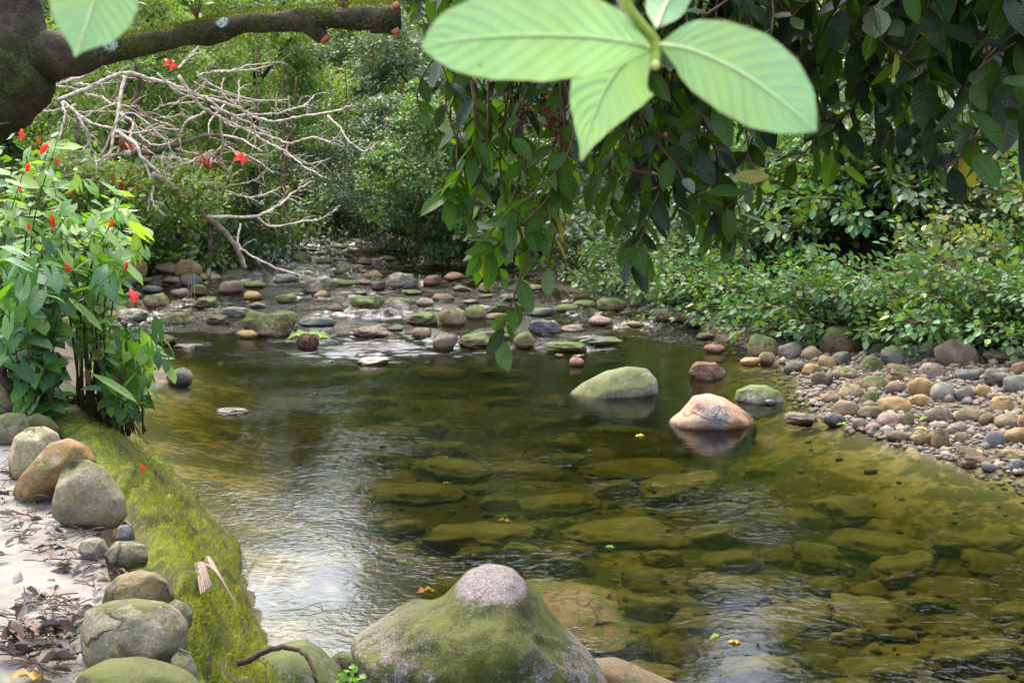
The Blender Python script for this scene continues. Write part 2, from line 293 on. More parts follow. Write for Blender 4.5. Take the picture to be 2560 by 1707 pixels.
# water: closed body of clear olive-brown water
def build_water():
    x0, x1, y0, y1, zb = -45, 40, 2.6, 110, -1.6
    ys = [y0, 15.6]; 
    while ys[-1] < 62: ys.append(ys[-1]+max(.055, .0032*ys[-1]))
    ys.append(y1); xs = [x0]+list(np.arange(-14, 8.5, .075))+[x1]; nx, ny = len(xs), len(ys); X, Y = np.meshgrid(xs, ys)
    mk = np.clip((Y-16.2+1.2*vn(np.stack([X, Y, X*0], -1), .5, 2))/4.5, 0, 1)**.8*np.clip((60-Y)/4, 0, 1)*np.clip((X+13.5)/1, 0, 1)*np.clip((8-X)/1, 0, 1)
    calm = 1-.85*np.exp(-((X+9)/3.0)**2-((Y-32)/3.2)**2); pt = np.clip(.62+2.4*fbm(np.stack([X*.8, Y*1.1, X*0], -1), .6, 8, 3), .06, 1.25)
    Pw = np.stack([X*.85+.15*Y, Y*1.25-.1*X, X*0], -1); wv = .075*vn(Pw, 2.6, 5)+.05*vn(Pw+3, 5.8, 6)+.024*vn(Pw+9, 11, 7)
    Z = wv*mk*calm*pt*1.05
    top = np.stack([X, Y, Z], -1).reshape(-1, 3); n0 = len(top); i, j = np.meshgrid(np.arange(nx-1), np.arange(ny-1)); a_ = (j*nx+i).ravel(); FT = np.stack([a_, a_+1, a_+nx+1, a_+nx], -1)
    V = np.vstack([top, [(x0, y0, zb), (x1, y0, zb), (x1, y1, zb), (x0, y1, zb)]]); c_ = [0, nx-1, n0-1, n0-nx]; q_ = [n0, n0+1, n0+2, n0+3]
    F = np.vstack([FT, [[q_[3], q_[2], q_[1], q_[0]]], [[c_[k], q_[k], q_[(k+1) % 4], c_[(k+1) % 4]] for k in range(4)]])
    g = NG('river_water'); P = g.pos(); sp = g.n('ShaderNodeSeparateXYZ'); g.l(P, sp.inputs[0])
    mp = g.n('ShaderNodeMapping'); g.l(P, mp.inputs[0]); mp.inputs['Scale'].default_value = (1, 1.35, 1); mp.inputs['Rotation'].default_value = (0, 0, R(-18)); V2 = mp.outputs[0]
    big = g.noise(V2, 1.1, 2, .5, .5); mid = g.noise(V2, 9.0, 2, .45, 1.2); fine = g.noise(V2, 30, 2, .6, .8)
    rap = g.ramp(g.math('ADD', sp.outputs['Y'], g.math('MULTIPLY', g.math('SUBTRACT', big, .5), 3.0)), 15.6, 20.0)
    h = g.math('ADD', g.math('MULTIPLY', mid, .0040), g.math('MULTIPLY', fine, .0007)); patch = g.ramp(g.noise(P, .6, 2), .42, .62, .35, 1.7)
    h = g.math('MULTIPLY', h, patch)
    ch = g.math('ADD', g.math('MULTIPLY', g.noise(V2, 3.2, 3, .6, 1.5), .03), g.math('MULTIPLY', g.noise(V2, 16, 3, .6, .8), .035))
    ch = g.math('MULTIPLY', ch, g.ramp(g.noise(P, .9, 3), .42, .58, .12, 1.2))
    h = g.math('ADD', g.math('MULTIPLY', h, g.ramp(rap, 0, 1, 1, 0)), g.math('MULTIPLY', ch, rap))
    b = g.n('ShaderNodeBump'); g.l(h, b.inputs['Height']); b.inputs['Strength'].default_value = 1; b.inputs['Distance'].default_value = 1.0
    fr = g.n('ShaderNodeFresnel'); fr.inputs['IOR'].default_value = 1.33; g.l(b.outputs[0], fr.inputs['Normal'])
    gl = g.n('ShaderNodeBsdfGlossy'); gl.inputs['Roughness'].default_value = .03; g.l(b.outputs[0], gl.inputs['Normal'])
    tr = g.n('ShaderNodeBsdfTransparent'); tr.inputs[0].default_value = (1, 1, 1, 1)
    mx = g.n('ShaderNodeMixShader'); g.l(fr.outputs[0], mx.inputs[0]); g.l(tr.outputs[0], mx.inputs[1]); g.l(gl.outputs[0], mx.inputs[2])
    foam = g.n('ShaderNodeBsdfDiffuse'); foam.inputs[0].default_value = (.62, .64, .66, 1)
    ff = g.math('MULTIPLY', g.ramp(g.noise(V2, 9, 5, .75, 1.5), .66, .78, 0, .2), g.math('MULTIPLY', rap, g.ramp(g.noise(P, 1.3, 2), .45, .6)))
    m2 = g.n('ShaderNodeMixShader'); g.l(ff, m2.inputs[0]); g.l(mx.outputs[0], m2.inputs[1]); g.l(foam.outputs[0], m2.inputs[2])
    va = g.n('ShaderNodeVolumeAbsorption'); va.inputs['Color'].default_value = (.645, .635, .28, 1); va.inputs['Density'].default_value = 3.6
    g.l(va.outputs[0], g.out.inputs['Volume']); g.done(m2.outputs[0])
    obj('water', mesh('water', V, np.array(F), g.m, smooth=False), kind='structure')
build_water()
# ------------------------------------------------------------------ rocks
def rock_verts(n, seed, flat=.6, cuts=9, rough=.10, ang=.5):
    V, F = ico(n); r0 = np.random.default_rng(seed); r = 1+.22*vn(V, .9, seed)
    for k in range(cuts):
        d = r0.normal(size=3); d[2] *= .8; d /= np.linalg.norm(d); lim = r0.uniform(.55, .92); c = V@d
        m = c > .05; q = np.where(m, lim/np.maximum(c, .05), 9); r = np.where(q < r, r*(1-ang)+q*ang+0*r, r)
    r = r*(1+rough*fbm(V, 2.2, seed+5, 4)); P = V*r[:, None]; P = P-(P.max(0)+P.min(0))/2; P /= np.abs(P).max(0)
    return P*np.array([1, r0.uniform(.7, 1), 1]), F
ROCKS = []
for s in range(14):
    P, F = rock_verts(3, 100+s, cuts=random.choice([9, 14, 20]), ang=random.choice([.6, .85, .97]), rough=random.choice([.12, .2, .28])); ROCKS.append(mesh('stone_shape', P, F, RM['grey']))
BIG = []
for s in range(6):
    P, F = rock_verts(5, 300+s, cuts=14, ang=.75, rough=.3); BIG.append(mesh('boulder_shape', P, F, RM['grey']))
STONES = []; PLACED = []                       # placed: px, py, colour, size word, zone
def size_word(a): return 'tiny' if a < .05 else 'small' if a < .1 else 'medium' if a < .19 else 'large'
def stone(x0, x1, yt, yb, col, label=None, name='river_stone', onland=None, zone='rapids', shape=None, big=False, group=None, depth=.8, rot=None, sink=.35):
    cx = (x0+x1)/2
    f = hit(cx, yb) if onland is None else W(cx, yb, onland)
    zf = f[2]; dist = math.hypot(f[1], f[0]); a = (x1-x0)/2*f[1]/FPX; b = a*depth; cy = f[1]+b*.85
    if cy > 0: a *= cy/f[1]
    top = D(cx, yt, cy+.15*b)[2]; hgt = max(top-zf, a*.25); c = hgt*(1+sink)/2*1.02
    me = (BIG if big else ROCKS)[random.randrange(len(BIG if big else ROCKS))]
    o = obj(name, me, None, D(cx, yb, cy)*np.array([1, 1, 0])+np.array([0, 0, top-c]), RM[col] if isinstance(col, str) else col)
    o.scale = (a, b, c); o.rotation_euler = (0, 0, R(rot if rot is not None else random.choice([0, 180])+random.uniform(-12, 12)))
    o['category'] = 'stone'; STONES.append(o)
    if group: o['group'] = group
    if label: o['label'] = label
    PLACED.append((cx, (yt+yb)/2, (x1-x0), col, o, zone, a, c/a, label)); return o
def radial(outline, cxy, m=360):
    p = np.array(outline, float)-np.array(cxy); p = np.vstack([p, p[:1]]); q = []
    for i in range(len(p)-1):
        for t in np.linspace(0, 1, 24, endpoint=False): q.append(p[i]*(1-t)+p[i+1]*t)
    q = np.array(q); th = np.arctan2(-q[:, 1], q[:, 0]); r = np.hypot(q[:, 0], q[:, 1]); o = np.argsort(th); th, r = th[o], r[o]
    g = np.linspace(-math.pi, math.pi, m, endpoint=False); rr = np.interp(g, th, r, period=2*math.pi)
    k = np.array([1, 2, 3, 2, 1])/9; rr = np.convolve(np.concatenate([rr[-2:], rr, rr[:2]]), k, 'valid'); return g, rr
def shaped_rock(name, outline, y, mat, label, thick=.8, seed=0, n=5, rough=.045, cat='boulder', group=None, zone=None, ridge=.0, land=None, facets=7):
    """a boulder whose broadside outline was sketched from the photograph, given its real place, size and thickness"""
    A = np.array(outline, float); c = (A.min(0)+A.max(0))/2; g, rr = radial(outline, c); C = D(c[0], c[1], y); m = y/math.cos(PITCH)/FPX*1.0
    m = np.linalg.norm(C-np.array([0, 0, CH]))/FPX/np.linalg.norm(ray(*c))
    m = y/ray(*c)[1]/FPX; V, F = ico(n); th = np.arctan2(V[:, 2], V[:, 0]); Rr = np.interp(th, g, rr, period=2*math.pi)*m
    s = np.hypot(V[:, 0], V[:, 2]); wv = Rr*s; T = thick*(A[:, 0].max()-A[:, 0].min())/2*m
    up = np.array([0, math.sin(PITCH), math.cos(PITCH)]); fw = np.array([0, math.cos(PITCH), -math.sin(PITCH)])
    e = 1.0/.8; dy = np.sign(V[:, 1])*np.abs(V[:, 1])**.85
    P = (np.cos(th)*wv)[:, None]*np.array([1, 0, 0])+(np.sin(th)*wv)[:, None]*up+(dy*T)[:, None]*fw
    nn = V/np.linalg.norm(V, axis=1)[:, None]; size = Rr.mean(); r0 = np.random.default_rng(seed+900)
    for k in range(facets):
        q = r0.normal(size=3)*np.array([1, .5, .8]); q[1] = -abs(q[1])-.35; q /= np.linalg.norm(q); nw = q[0]*np.array([1, 0, 0])+q[2]*up+q[1]*fw
        cdot = P@nw; lim = np.quantile(cdot, r0.uniform(.90, .985)); ex = np.clip(cdot-lim, 0, None)*.85; P = P-(ex/(-q[1]))[:, None]*(-fw)*1.0*np.clip(np.abs(dy)*1.3-.12, 0, 1)[:, None] if abs(q[1]) > .2 else P
    dsp = fbm(P, 2.2/size, seed, 5)*size*rough*2; edge = np.clip(np.abs(V[:, 1])*1.6, .25, 1)
    r1 = 1-np.abs(vn(P, 1.4/size, seed+40)); dsp = dsp-np.clip(r1-.93, 0, 1)*size*.5*ridge*6
    P = P+(dsp*edge)[:, None]*(nn[:, [0]]*np.array([1, 0, 0])+nn[:, [2]]*up+nn[:, [1]]*fw)
    o = obj(name, mesh(name, P, F, mat), None, C, label=label, category=cat)
    if group: o['group'] = group
    PLACED.append((c[0], c[1], A[:, 0].max()-A[:, 0].min(), 'x', o, zone or 'hero', size, 1, label)); return o
def z6(l): return [(x/1.9425, y/1.9425+900) for x, y in l]
def z7(l): return [(x/2.352+700, y/2.352+1050) for x, y in l]
def z5(l): return [(x/1.8667+1300, y/1.8667+600) for x, y in l]
PZ = .95      # level of the footpath
CB = 'stones set along the edge of the footpath'
mossy_big = rock_mat('boulder_moss', (.30, .27, .22), (.21, .19, .15), (.34, .30, .25), moss=.62, wet=True, mcol=((.13, .15, .02), (.07, .08, .018)), speck=.6)
# pinkish bare crown of the foreground boulder
def crown_rock():
    g = NG('boulder_moss_with_bare_crown'); geo = g.n('ShaderNodeNewGeometry'); P = geo.outputs['Position']
    n1 = g.noise(P, 6, 5, .6); n2 = g.noise(P, 22, 5, .7); n3 = g.noise(P, 120, 3, .7); n4 = g.noise(P, 3.2, 4, .6)
    st = g.mix(g.ramp(n2, .4, .6), (.26, .21, .19), (.15, .13, .12)); st = g.mix(g.ramp(n3, .5, .66), st, (.42, .36, .32)); st = g.mix(g.ramp(n3, .45, .34), st, (.08, .07, .06))
    mo = g.mix(g.ramp(g.math('ADD', g.math('MULTIPLY', n3, .5), g.math('MULTIPLY', n1, .5)), .4, .6), (.055, .058, .014), (.12, .125, .025)); mo = g.mix(g.ramp(n2, .58, .66), mo, (.09, .15, .01))
    sp = g.n('ShaderNodeSeparateXYZ'); g.l(P, sp.inputs[0]); z = g.math('ADD', sp.outputs['Z'], g.math('MULTIPLY', g.math('SUBTRACT', n2, .5), .10))
    top = g.ramp(z, TOPZ-.075, TOPZ-.045); low = g.ramp(z, .50, .30)
    bare = g.math('MULTIPLY', g.ramp(g.math('ADD', g.math('MULTIPLY', n2, .55), g.math('MULTIPLY', n4, .6)), .56, .63), g.ramp(z, TOPZ-.16, TOPZ-.30, .15, .85))
    mk = g.math('MAXIMUM', top, bare); c = g.mix(mk, mo, st)
    h = g.math('ADD', g.math('MULTIPLY', n2, .6), g.math('MULTIPLY', n3, .35))
    return g.done(g.bsdf(c, .85, g.bump(h, 1.0, .03), .25))
FY = 5.15
TOPZ = D(1250, 1428, FY)[2]
shaped_rock('mossy_boulder', z7([(1300, 878), (1380, 893), (1440, 950), (1490, 1010), (1545, 1080), (1625, 1190), (1740, 1300), (1850, 1420), (1940, 1560), (2000, 1800), (1200, 2000), (420, 1850),
    (430, 1600), (475, 1450), (430, 1350), (420, 1280), (500, 1245), (610, 1185), (750, 1105), (870, 1070), (950, 1045), (1030, 970), (1105, 897), (1200, 885)]), FY, crown_rock(),
    'big green mossy boulder with a bare pinkish grey knob, standing in the near water', .85, 3, 6, .10, facets=0)
shaped_rock('mossy_rock', [(500, 1760), (520, 1690), (560, 1655), (640, 1640), (700, 1612), (760, 1605), (800, 1630), (845, 1680), (880, 1760), (850, 1900), (520, 1900)], 5.0,
    rock_mat('rock_near_moss', (.2, .18, .13), (.14, .12, .09), (.25, .2, .14), moss=.75, mcol=((.10, .13, .018), (.05, .06, .015))), 'low mossy rock with a dark root across it, left of the knobbed boulder', .9, 8, 5, .05, facets=0)
shaped_rock('dark_rock', [(800, 1700), (815, 1650), (850, 1628), (900, 1632), (925, 1670), (920, 1760), (800, 1760)], 5.5, RM['brown'], 'smooth wet dark brown rock wedged left of the knobbed boulder', .8, 12, 4)
brown_slab = rock_mat('slab_brown', (.125, .08, .034), (.105, .07, .03), (.08, .057, .027), moss=.2, wet=False, speck=.3)
shaped_rock('brown_rock', [(1440, 1690), (1480, 1650), (1540, 1648), (1620, 1680), (1700, 1715), (1760, 1780), (1500, 1900), (1400, 1800)], 5.3, brown_slab, 'smooth orange brown rock at the water line right of the knobbed boulder', .8, 31, 5)
# boulders in the pool
def pool_y(py, t=.0): return W(1280, py)[1]+t
shaped_rock('mossy_boulder', z5([(222, 722), (290, 668), (400, 612), (500, 590), (590, 598), (638, 650), (645, 735), (640, 800), (430, 830), (240, 790)]), pool_y(997, .45), rock_mat('boulder_green', (.28, .25, .19), (.2, .18, .14), (.18, .15, .11), moss=.6, mcol=((.13, .14, .03), (.07, .085, .02)), wetz=.14, wet=False),
    'broad mossy green boulder with a pale base in the middle of the pool', .8, 21, 5, .03)
shaped_rock('pink_boulder', z5([(690, 875), (700, 840), (745, 805), (785, 765), (812, 728), (880, 716), (950, 735), (1020, 778), (1085, 825), (1105, 885), (1090, 960), (900, 1000), (720, 960)]), pool_y(1078, .38),
    rock_mat('boulder_pink', (.33, .18, .10), (.15, .14, .13), (.26, .16, .10), moss=0, scale=.5, wetz=.045), 'angular pink and grey boulder alone in the pool with its reflection below', .8, 33, 5, .05, ridge=.35)
shaped_rock('mossy_boulder', z5([(1003, 748), (1012, 700), (1080, 674), (1145, 676), (1210, 708), (1228, 755), (1200, 810), (1050, 800)]), pool_y(1010, .25),
    rock_mat('boulder_green_small', (.30, .25, .18), (.22, .18, .13), (.25, .22, .16), moss=.62, mcol=((.13, .17, .03), (.07, .10, .02)), wet=False), 'small dome shaped mossy boulder behind the pink boulder', .85, 44, 5, .03)
# curb stones ------------------------------------------------------------------
cm = lambda n, a, b, c, m=.25: rock_mat('curb_'+n, *[tuple(x*.66*t for x, t in zip(q, (1.08, 1., .78))) for q in (a, b, c)], moss=m+.06, wet=False, mcol=((.11, .125, .02), (.07, .075, .018)))
GREY = cm('grey', (.25, .235, .18), (.16, .15, .12), (.27, .22, .12)); ORN = cm('orange', (.36, .22, .09), (.28, .19, .09), (.2, .16, .10), .1)
OLV = cm('olive', (.30, .28, .20), (.20, .19, .12), (.18, .17, .11), .35); LIT = cm('light', (.36, .33, .24), (.27, .25, .17), (.21, .19, .12), .22); MOS = cm('moss', (.25, .22, .15), (.17, .15, .1), (.2, .18, .13), .6)
def cy_(py): return (CH-PZ)/math.tan(PITCH+math.atan((py-853.5)/FPX))
for nm, ol, yb, mt, lb, sd_ in [
  ('curb_stone', [(0, 100), (40, 100), (100, 135), (150, 180), (178, 240), (150, 275), (0, 290), (-120, 300), (-140, 180), (-60, 110)], 1042, MOS, 'rounded mossy stone at the far end of the path edge row', 51),
  ('curb_stone', [(-40, 280), (40, 255), (120, 262), (140, 330), (110, 400), (50, 420), (-60, 400)], 1112, OLV, 'low grey stone half hidden behind the pale domed stone', 52),
  ('curb_stone', [(105, 330), (120, 280), (180, 258), (240, 280), (285, 335), (270, 380), (180, 390)], 1095, MOS, 'small stone under a thick bright moss cushion', 53),
  ('curb_stone', [(45, 570), (48, 470), (75, 370), (140, 325), (215, 322), (275, 355), (300, 430), (220, 520), (120, 580)], 1205, LIT, 'pale grey domed stone behind the orange brown one', 54),
  ('curb_stone', [(62, 650), (110, 560), (190, 470), (250, 400), (330, 378), (410, 415), (460, 490), (420, 560), (300, 640), (200, 700), (110, 695)], 1262, ORN, 'tilted orange brown stone leaning left of the large grey angular one', 55),
  ('curb_stone', [(258, 760), (262, 690), (300, 540), (345, 490), (420, 483), (490, 520), (545, 590), (600, 670), (612, 760), (570, 815), (480, 835), (360, 830)], 1328, GREY, 'large grey brown angular stone in front of the orange brown one', 56),
  ('curb_stone', [(560, 870), (575, 810), (605, 780), (640, 800), (655, 870), (620, 900)], 1360, RM['slate'], 'small bluish grey stone tucked beside the moss slope', 57),
  ('curb_stone', [(380, 930), (395, 880), (440, 862), (500, 870), (525, 920), (500, 975), (420, 965)], 1402, RM['pale'], 'broken pale rubble lump beside the smooth pale slab', 58),
  ('curb_stone', [(510, 940), (560, 880), (640, 880), (700, 900), (718, 960), (705, 1005), (640, 1010), (540, 990)], 1425, GREY, 'jagged rubble stone with a mossy outer end between two rounded stones', 59),
  ('curb_stone', [(495, 1190), (520, 1100), (575, 1045), (660, 1022), (750, 1035), (810, 1080), (835, 1150), (810, 1195), (650, 1230), (510, 1220)], 1525, cm('yellowgrey', (.33, .25, .13), (.24, .21, .15), (.2, .18, .13), .15), 'yellowish grey rounded stone behind the big flat topped one', 60),
  ('curb_stone', [(815, 1180), (850, 1162), (900, 1180), (935, 1230), (930, 1290), (900, 1330), (840, 1300)], 1580, GREY, 'small dark grey stone squeezed between flat topped stone and moss slope', 61),
  ('curb_stone', [(405, 1300), (425, 1210), (520, 1175), (640, 1163), (780, 1178), (860, 1220), (905, 1290), (905, 1390), (870, 1470), (760, 1500), (600, 1480), (440, 1500), (400, 1420)], 1672, GREY, 'biggest flat topped grey stone of the path edge', 62),
  ('curb_stone', [(830, 1450), (870, 1400), (920, 1420), (955, 1500), (965, 1570), (880, 1600)], 1712, GREY, 'narrow dark stone right of the biggest flat topped stone base', 63),
  ('curb_stone', [(350, 1600), (400, 1510), (500, 1462), (640, 1453), (780, 1480), (900, 1530), (980, 1600), (960, 1750), (600, 1800), (360, 1750)], 1790, MOS, 'wide mossy topped stone nearest to the viewer in the path edge row', 64)]:
    P6 = z6(ol); w = max(p[0] for p in P6)-min(p[0] for p in P6); yy = cy_(yb); yy += w/2*yy/FPX*.75
    shaped_rock(nm, P6, yy, mt, lb, .8, sd_, 5, .03, cat='stone', group=CB, zone='curb')
# ------------------------------------------------------------------ footpath and moss slope
TOP = [W(px, py, .9)[:2] for px, py in [(150, 1012), (235, 1110), (330, 1240), (380, 1330), (420, 1430), (470, 1560), (500, 1680)]] + [np.array([-.85, 3.4]), np.array([-.6, 2.4]), np.array([-.4, 0])]
def build_path():
    edge = spline(np.array(TOP)+np.array([-.26, 0]), 60); L = 12; rows = []
    for e in edge:
        for k in range(40): t = k/39; rows.append((e[0]-t*(4.2), e[1], PZ))
    V = np.array(rows); V[:, 2] += .012*fbm(V*np.array([1, 1, 0]), 1.6, 4, 4)-.025*np.clip(fbm(V*np.array([1, 1, 0])+5, 1.1, 14, 3)-.15, 0, 1)
    n, m = len(edge), 40; i, j = np.meshgrid(np.arange(m-1), np.arange(n-1)); a = (j*m+i).ravel(); F = np.stack([a, a+1, a+m+1, a+m], -1)
    # closed slab
    V2 = V.copy(); V2[:, 2] = PZ-.16; nb = len(V); F2 = F[:, ::-1]+nb; per = [(k, k+1) for k in range(m-1)]+[(j*m+m-1, (j+1)*m+m-1) for j in range(n-1)]+[((n-1)*m+k+1, (n-1)*m+k) for k in range(m-1)]+[((j+1)*m, j*m) for j in range(n-1)]
    F3 = np.array([[b, a_, a_+nb, b+nb] for a_, b in per])
    g = NG('worn_path_concrete'); P = g.pos(); n1 = g.noise(P, 2.2, 5, .6, .4); n2 = g.noise(P, 11, 5, .65); n3 = g.noise(P, 90, 2, .6); n4 = g.noise(P, 4.2, 4, .7, .6)
    c = g.mix(g.ramp(n1, .4, .6), (.23, .215, .185), (.16, .15, .12)); c = g.mix(g.ramp(n4, .5, .66), c, (.20, .155, .125)); c = g.mix(g.ramp(n2, .52, .68, 0, .7), c, (.27, .27, .15))
    c = g.mix(g.ramp(n2, .43, .30, 0, .8), c, (.13, .10, .085)); c = g.mix(g.ramp(n3, .6, .75, 0, .6), c, (.14, .12, .1))
    h = g.math('ADD', n2, g.math('MULTIPLY', n3, .25))
    obj('path', mesh('path', np.vstack([V, V2]), [np.vstack([F, F2, F3])], g.done(g.bsdf(c, .85, g.bump(h, .6, .012), .25))), kind='structure')
build_path()
def build_slope():
    bot = [W(px, py, 0)[:2] for px, py in [(250, 1010), (310, 1080), (440, 1185), (550, 1330), (622, 1470), (655, 1590)]] + [np.array([-1.0, 5.6]), np.array([-.5, 5.0]), np.array([-.1, 4.0]), np.array([.1, 3.0])]
    top = spline(np.array(TOP[:]), 150); bt = spline(np.array(bot), 150); m = 70; rows = []
    for i in range(150):
        for k in range(m):
            t = -.12+1.55*k/(m-1); tt = max(t, 0); p = top[i]*(1-t)+bt[i]*t; z = .93-.93*(tt**1.25 if t < 1 else t)+(-.1*max(-t, 0))
            rows.append((p[0], p[1], z))
    V = np.array(rows); Q = V.copy(); e = np.array([-.42, .9]); s = V[:, 0]*e[0]+V[:, 1]*e[1]
    Q2 = np.stack([s*.45, V[:, 0]*2.2, V[:, 2]*2.2], -1); k = np.tile(np.linspace(0, 1, m), 150); env = np.clip(k*8, 0, 1)
    rid = 1-np.abs(vn(Q2, 1.3, 77)); V[:, 2] += env*(.15*fbm(Q2, 1.0, 71, 5)-1.0*np.clip(rid-.88, 0, 1)+.045*fbm(V, 8, 72, 4)); V[:, 0] += env*.13*fbm(Q2, 1.0, 74, 5)
    i, j = np.meshgrid(np.arange(m-1), np.arange(149)); a = (j*m+i).ravel(); F = np.stack([a, a+1, a+m+1, a+m], -1)
    g = NG('moss_slope'); P = g.pos(); mp = g.n('ShaderNodeMapping'); g.l(P, mp.inputs[0]); mp.inputs['Rotation'].default_value = (0, 0, R(-25)); mp.inputs['Scale'].default_value = (1, .35, 1); q = mp.outputs[0]
    n1 = g.noise(q, 6, 6, .72, .8); n2 = g.noise(q, 24, 5, .7); n3 = g.noise(P, 150, 3, .8); n4 = g.noise(P, 2.2, 3)
    c = g.mix(g.ramp(n2, .38, .62), (.055, .07, .010), (.17, .195, .018)); c = g.mix(g.ramp(n3, .35, .7, 0, .55), c, (.24, .28, .03)); c = g.mix(g.ramp(n1, .50, .58, 0, .9), c, (.085, .075, .045))
    c = g.mix(g.ramp(n4, .58, .68, 0, .6), c, (.12, .11, .07)); c = g.mix(g.ramp(n1, .36, .27, 0, .9), c, (.03, .035, .012))
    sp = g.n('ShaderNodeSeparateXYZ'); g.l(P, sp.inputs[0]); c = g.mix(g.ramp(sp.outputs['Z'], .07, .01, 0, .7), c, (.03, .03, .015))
    h = g.math('ADD', g.math('ADD', g.math('MULTIPLY', n2, .8), g.math('MULTIPLY', n3, .5)), g.math('MULTIPLY', n1, 1.0))
    Vd = V-np.array([0.05, 0.05, .3]); nb = len(V); n = 150
    per = [(k, k+1) for k in range(m-1)]+[(j*m+m-1, (j+1)*m+m-1) for j in range(n-1)]+[((n-1)*m+k+1, (n-1)*m+k) for k in range(m-1)]+[((j+1)*m, j*m) for j in range(n-1)]
    F3 = np.array([[b, a_, a_+nb, b+nb] for a_, b in per])
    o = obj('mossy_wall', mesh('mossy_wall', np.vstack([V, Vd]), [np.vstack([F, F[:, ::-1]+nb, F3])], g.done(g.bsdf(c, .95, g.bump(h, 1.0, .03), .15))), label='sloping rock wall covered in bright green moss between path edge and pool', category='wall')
    tuft = Bag(); r = np.random.default_rng(5); idx = r.integers(0, len(V)//m*(m-22), 42000); ii = r.integers(0, 150, 42000); kk = r.integers(4, 50, 42000)
    B = V[ii*m+kk]+r.normal(0, .012, (42000, 3)); hgt = r.uniform(.006, .022, 42000)*(1+.5*(r.random(42000) > .95)); d = r.normal(0, .5, (42000, 3))+np.array([.5, 0, .9]); d /= np.linalg.norm(d, axis=1)[:, None]
    w = np.cross(d, r.normal(size=(42000, 3))); w /= np.linalg.norm(w, axis=1)[:, None]; w *= (hgt*.16)[:, None]
    A = np.stack([B-w, B+w, B+d*hgt[:, None]], 1).reshape(-1, 3); T = np.arange(len(A)).reshape(-1, 3)
    obj('moss_tufts', mesh('moss_tufts', A, T, leaf_mat('moss_fibre', (.11, .145, .015), (.22, .26, .03), .3, .8, spec=.1)), o, kind='stuff')
build_slope()
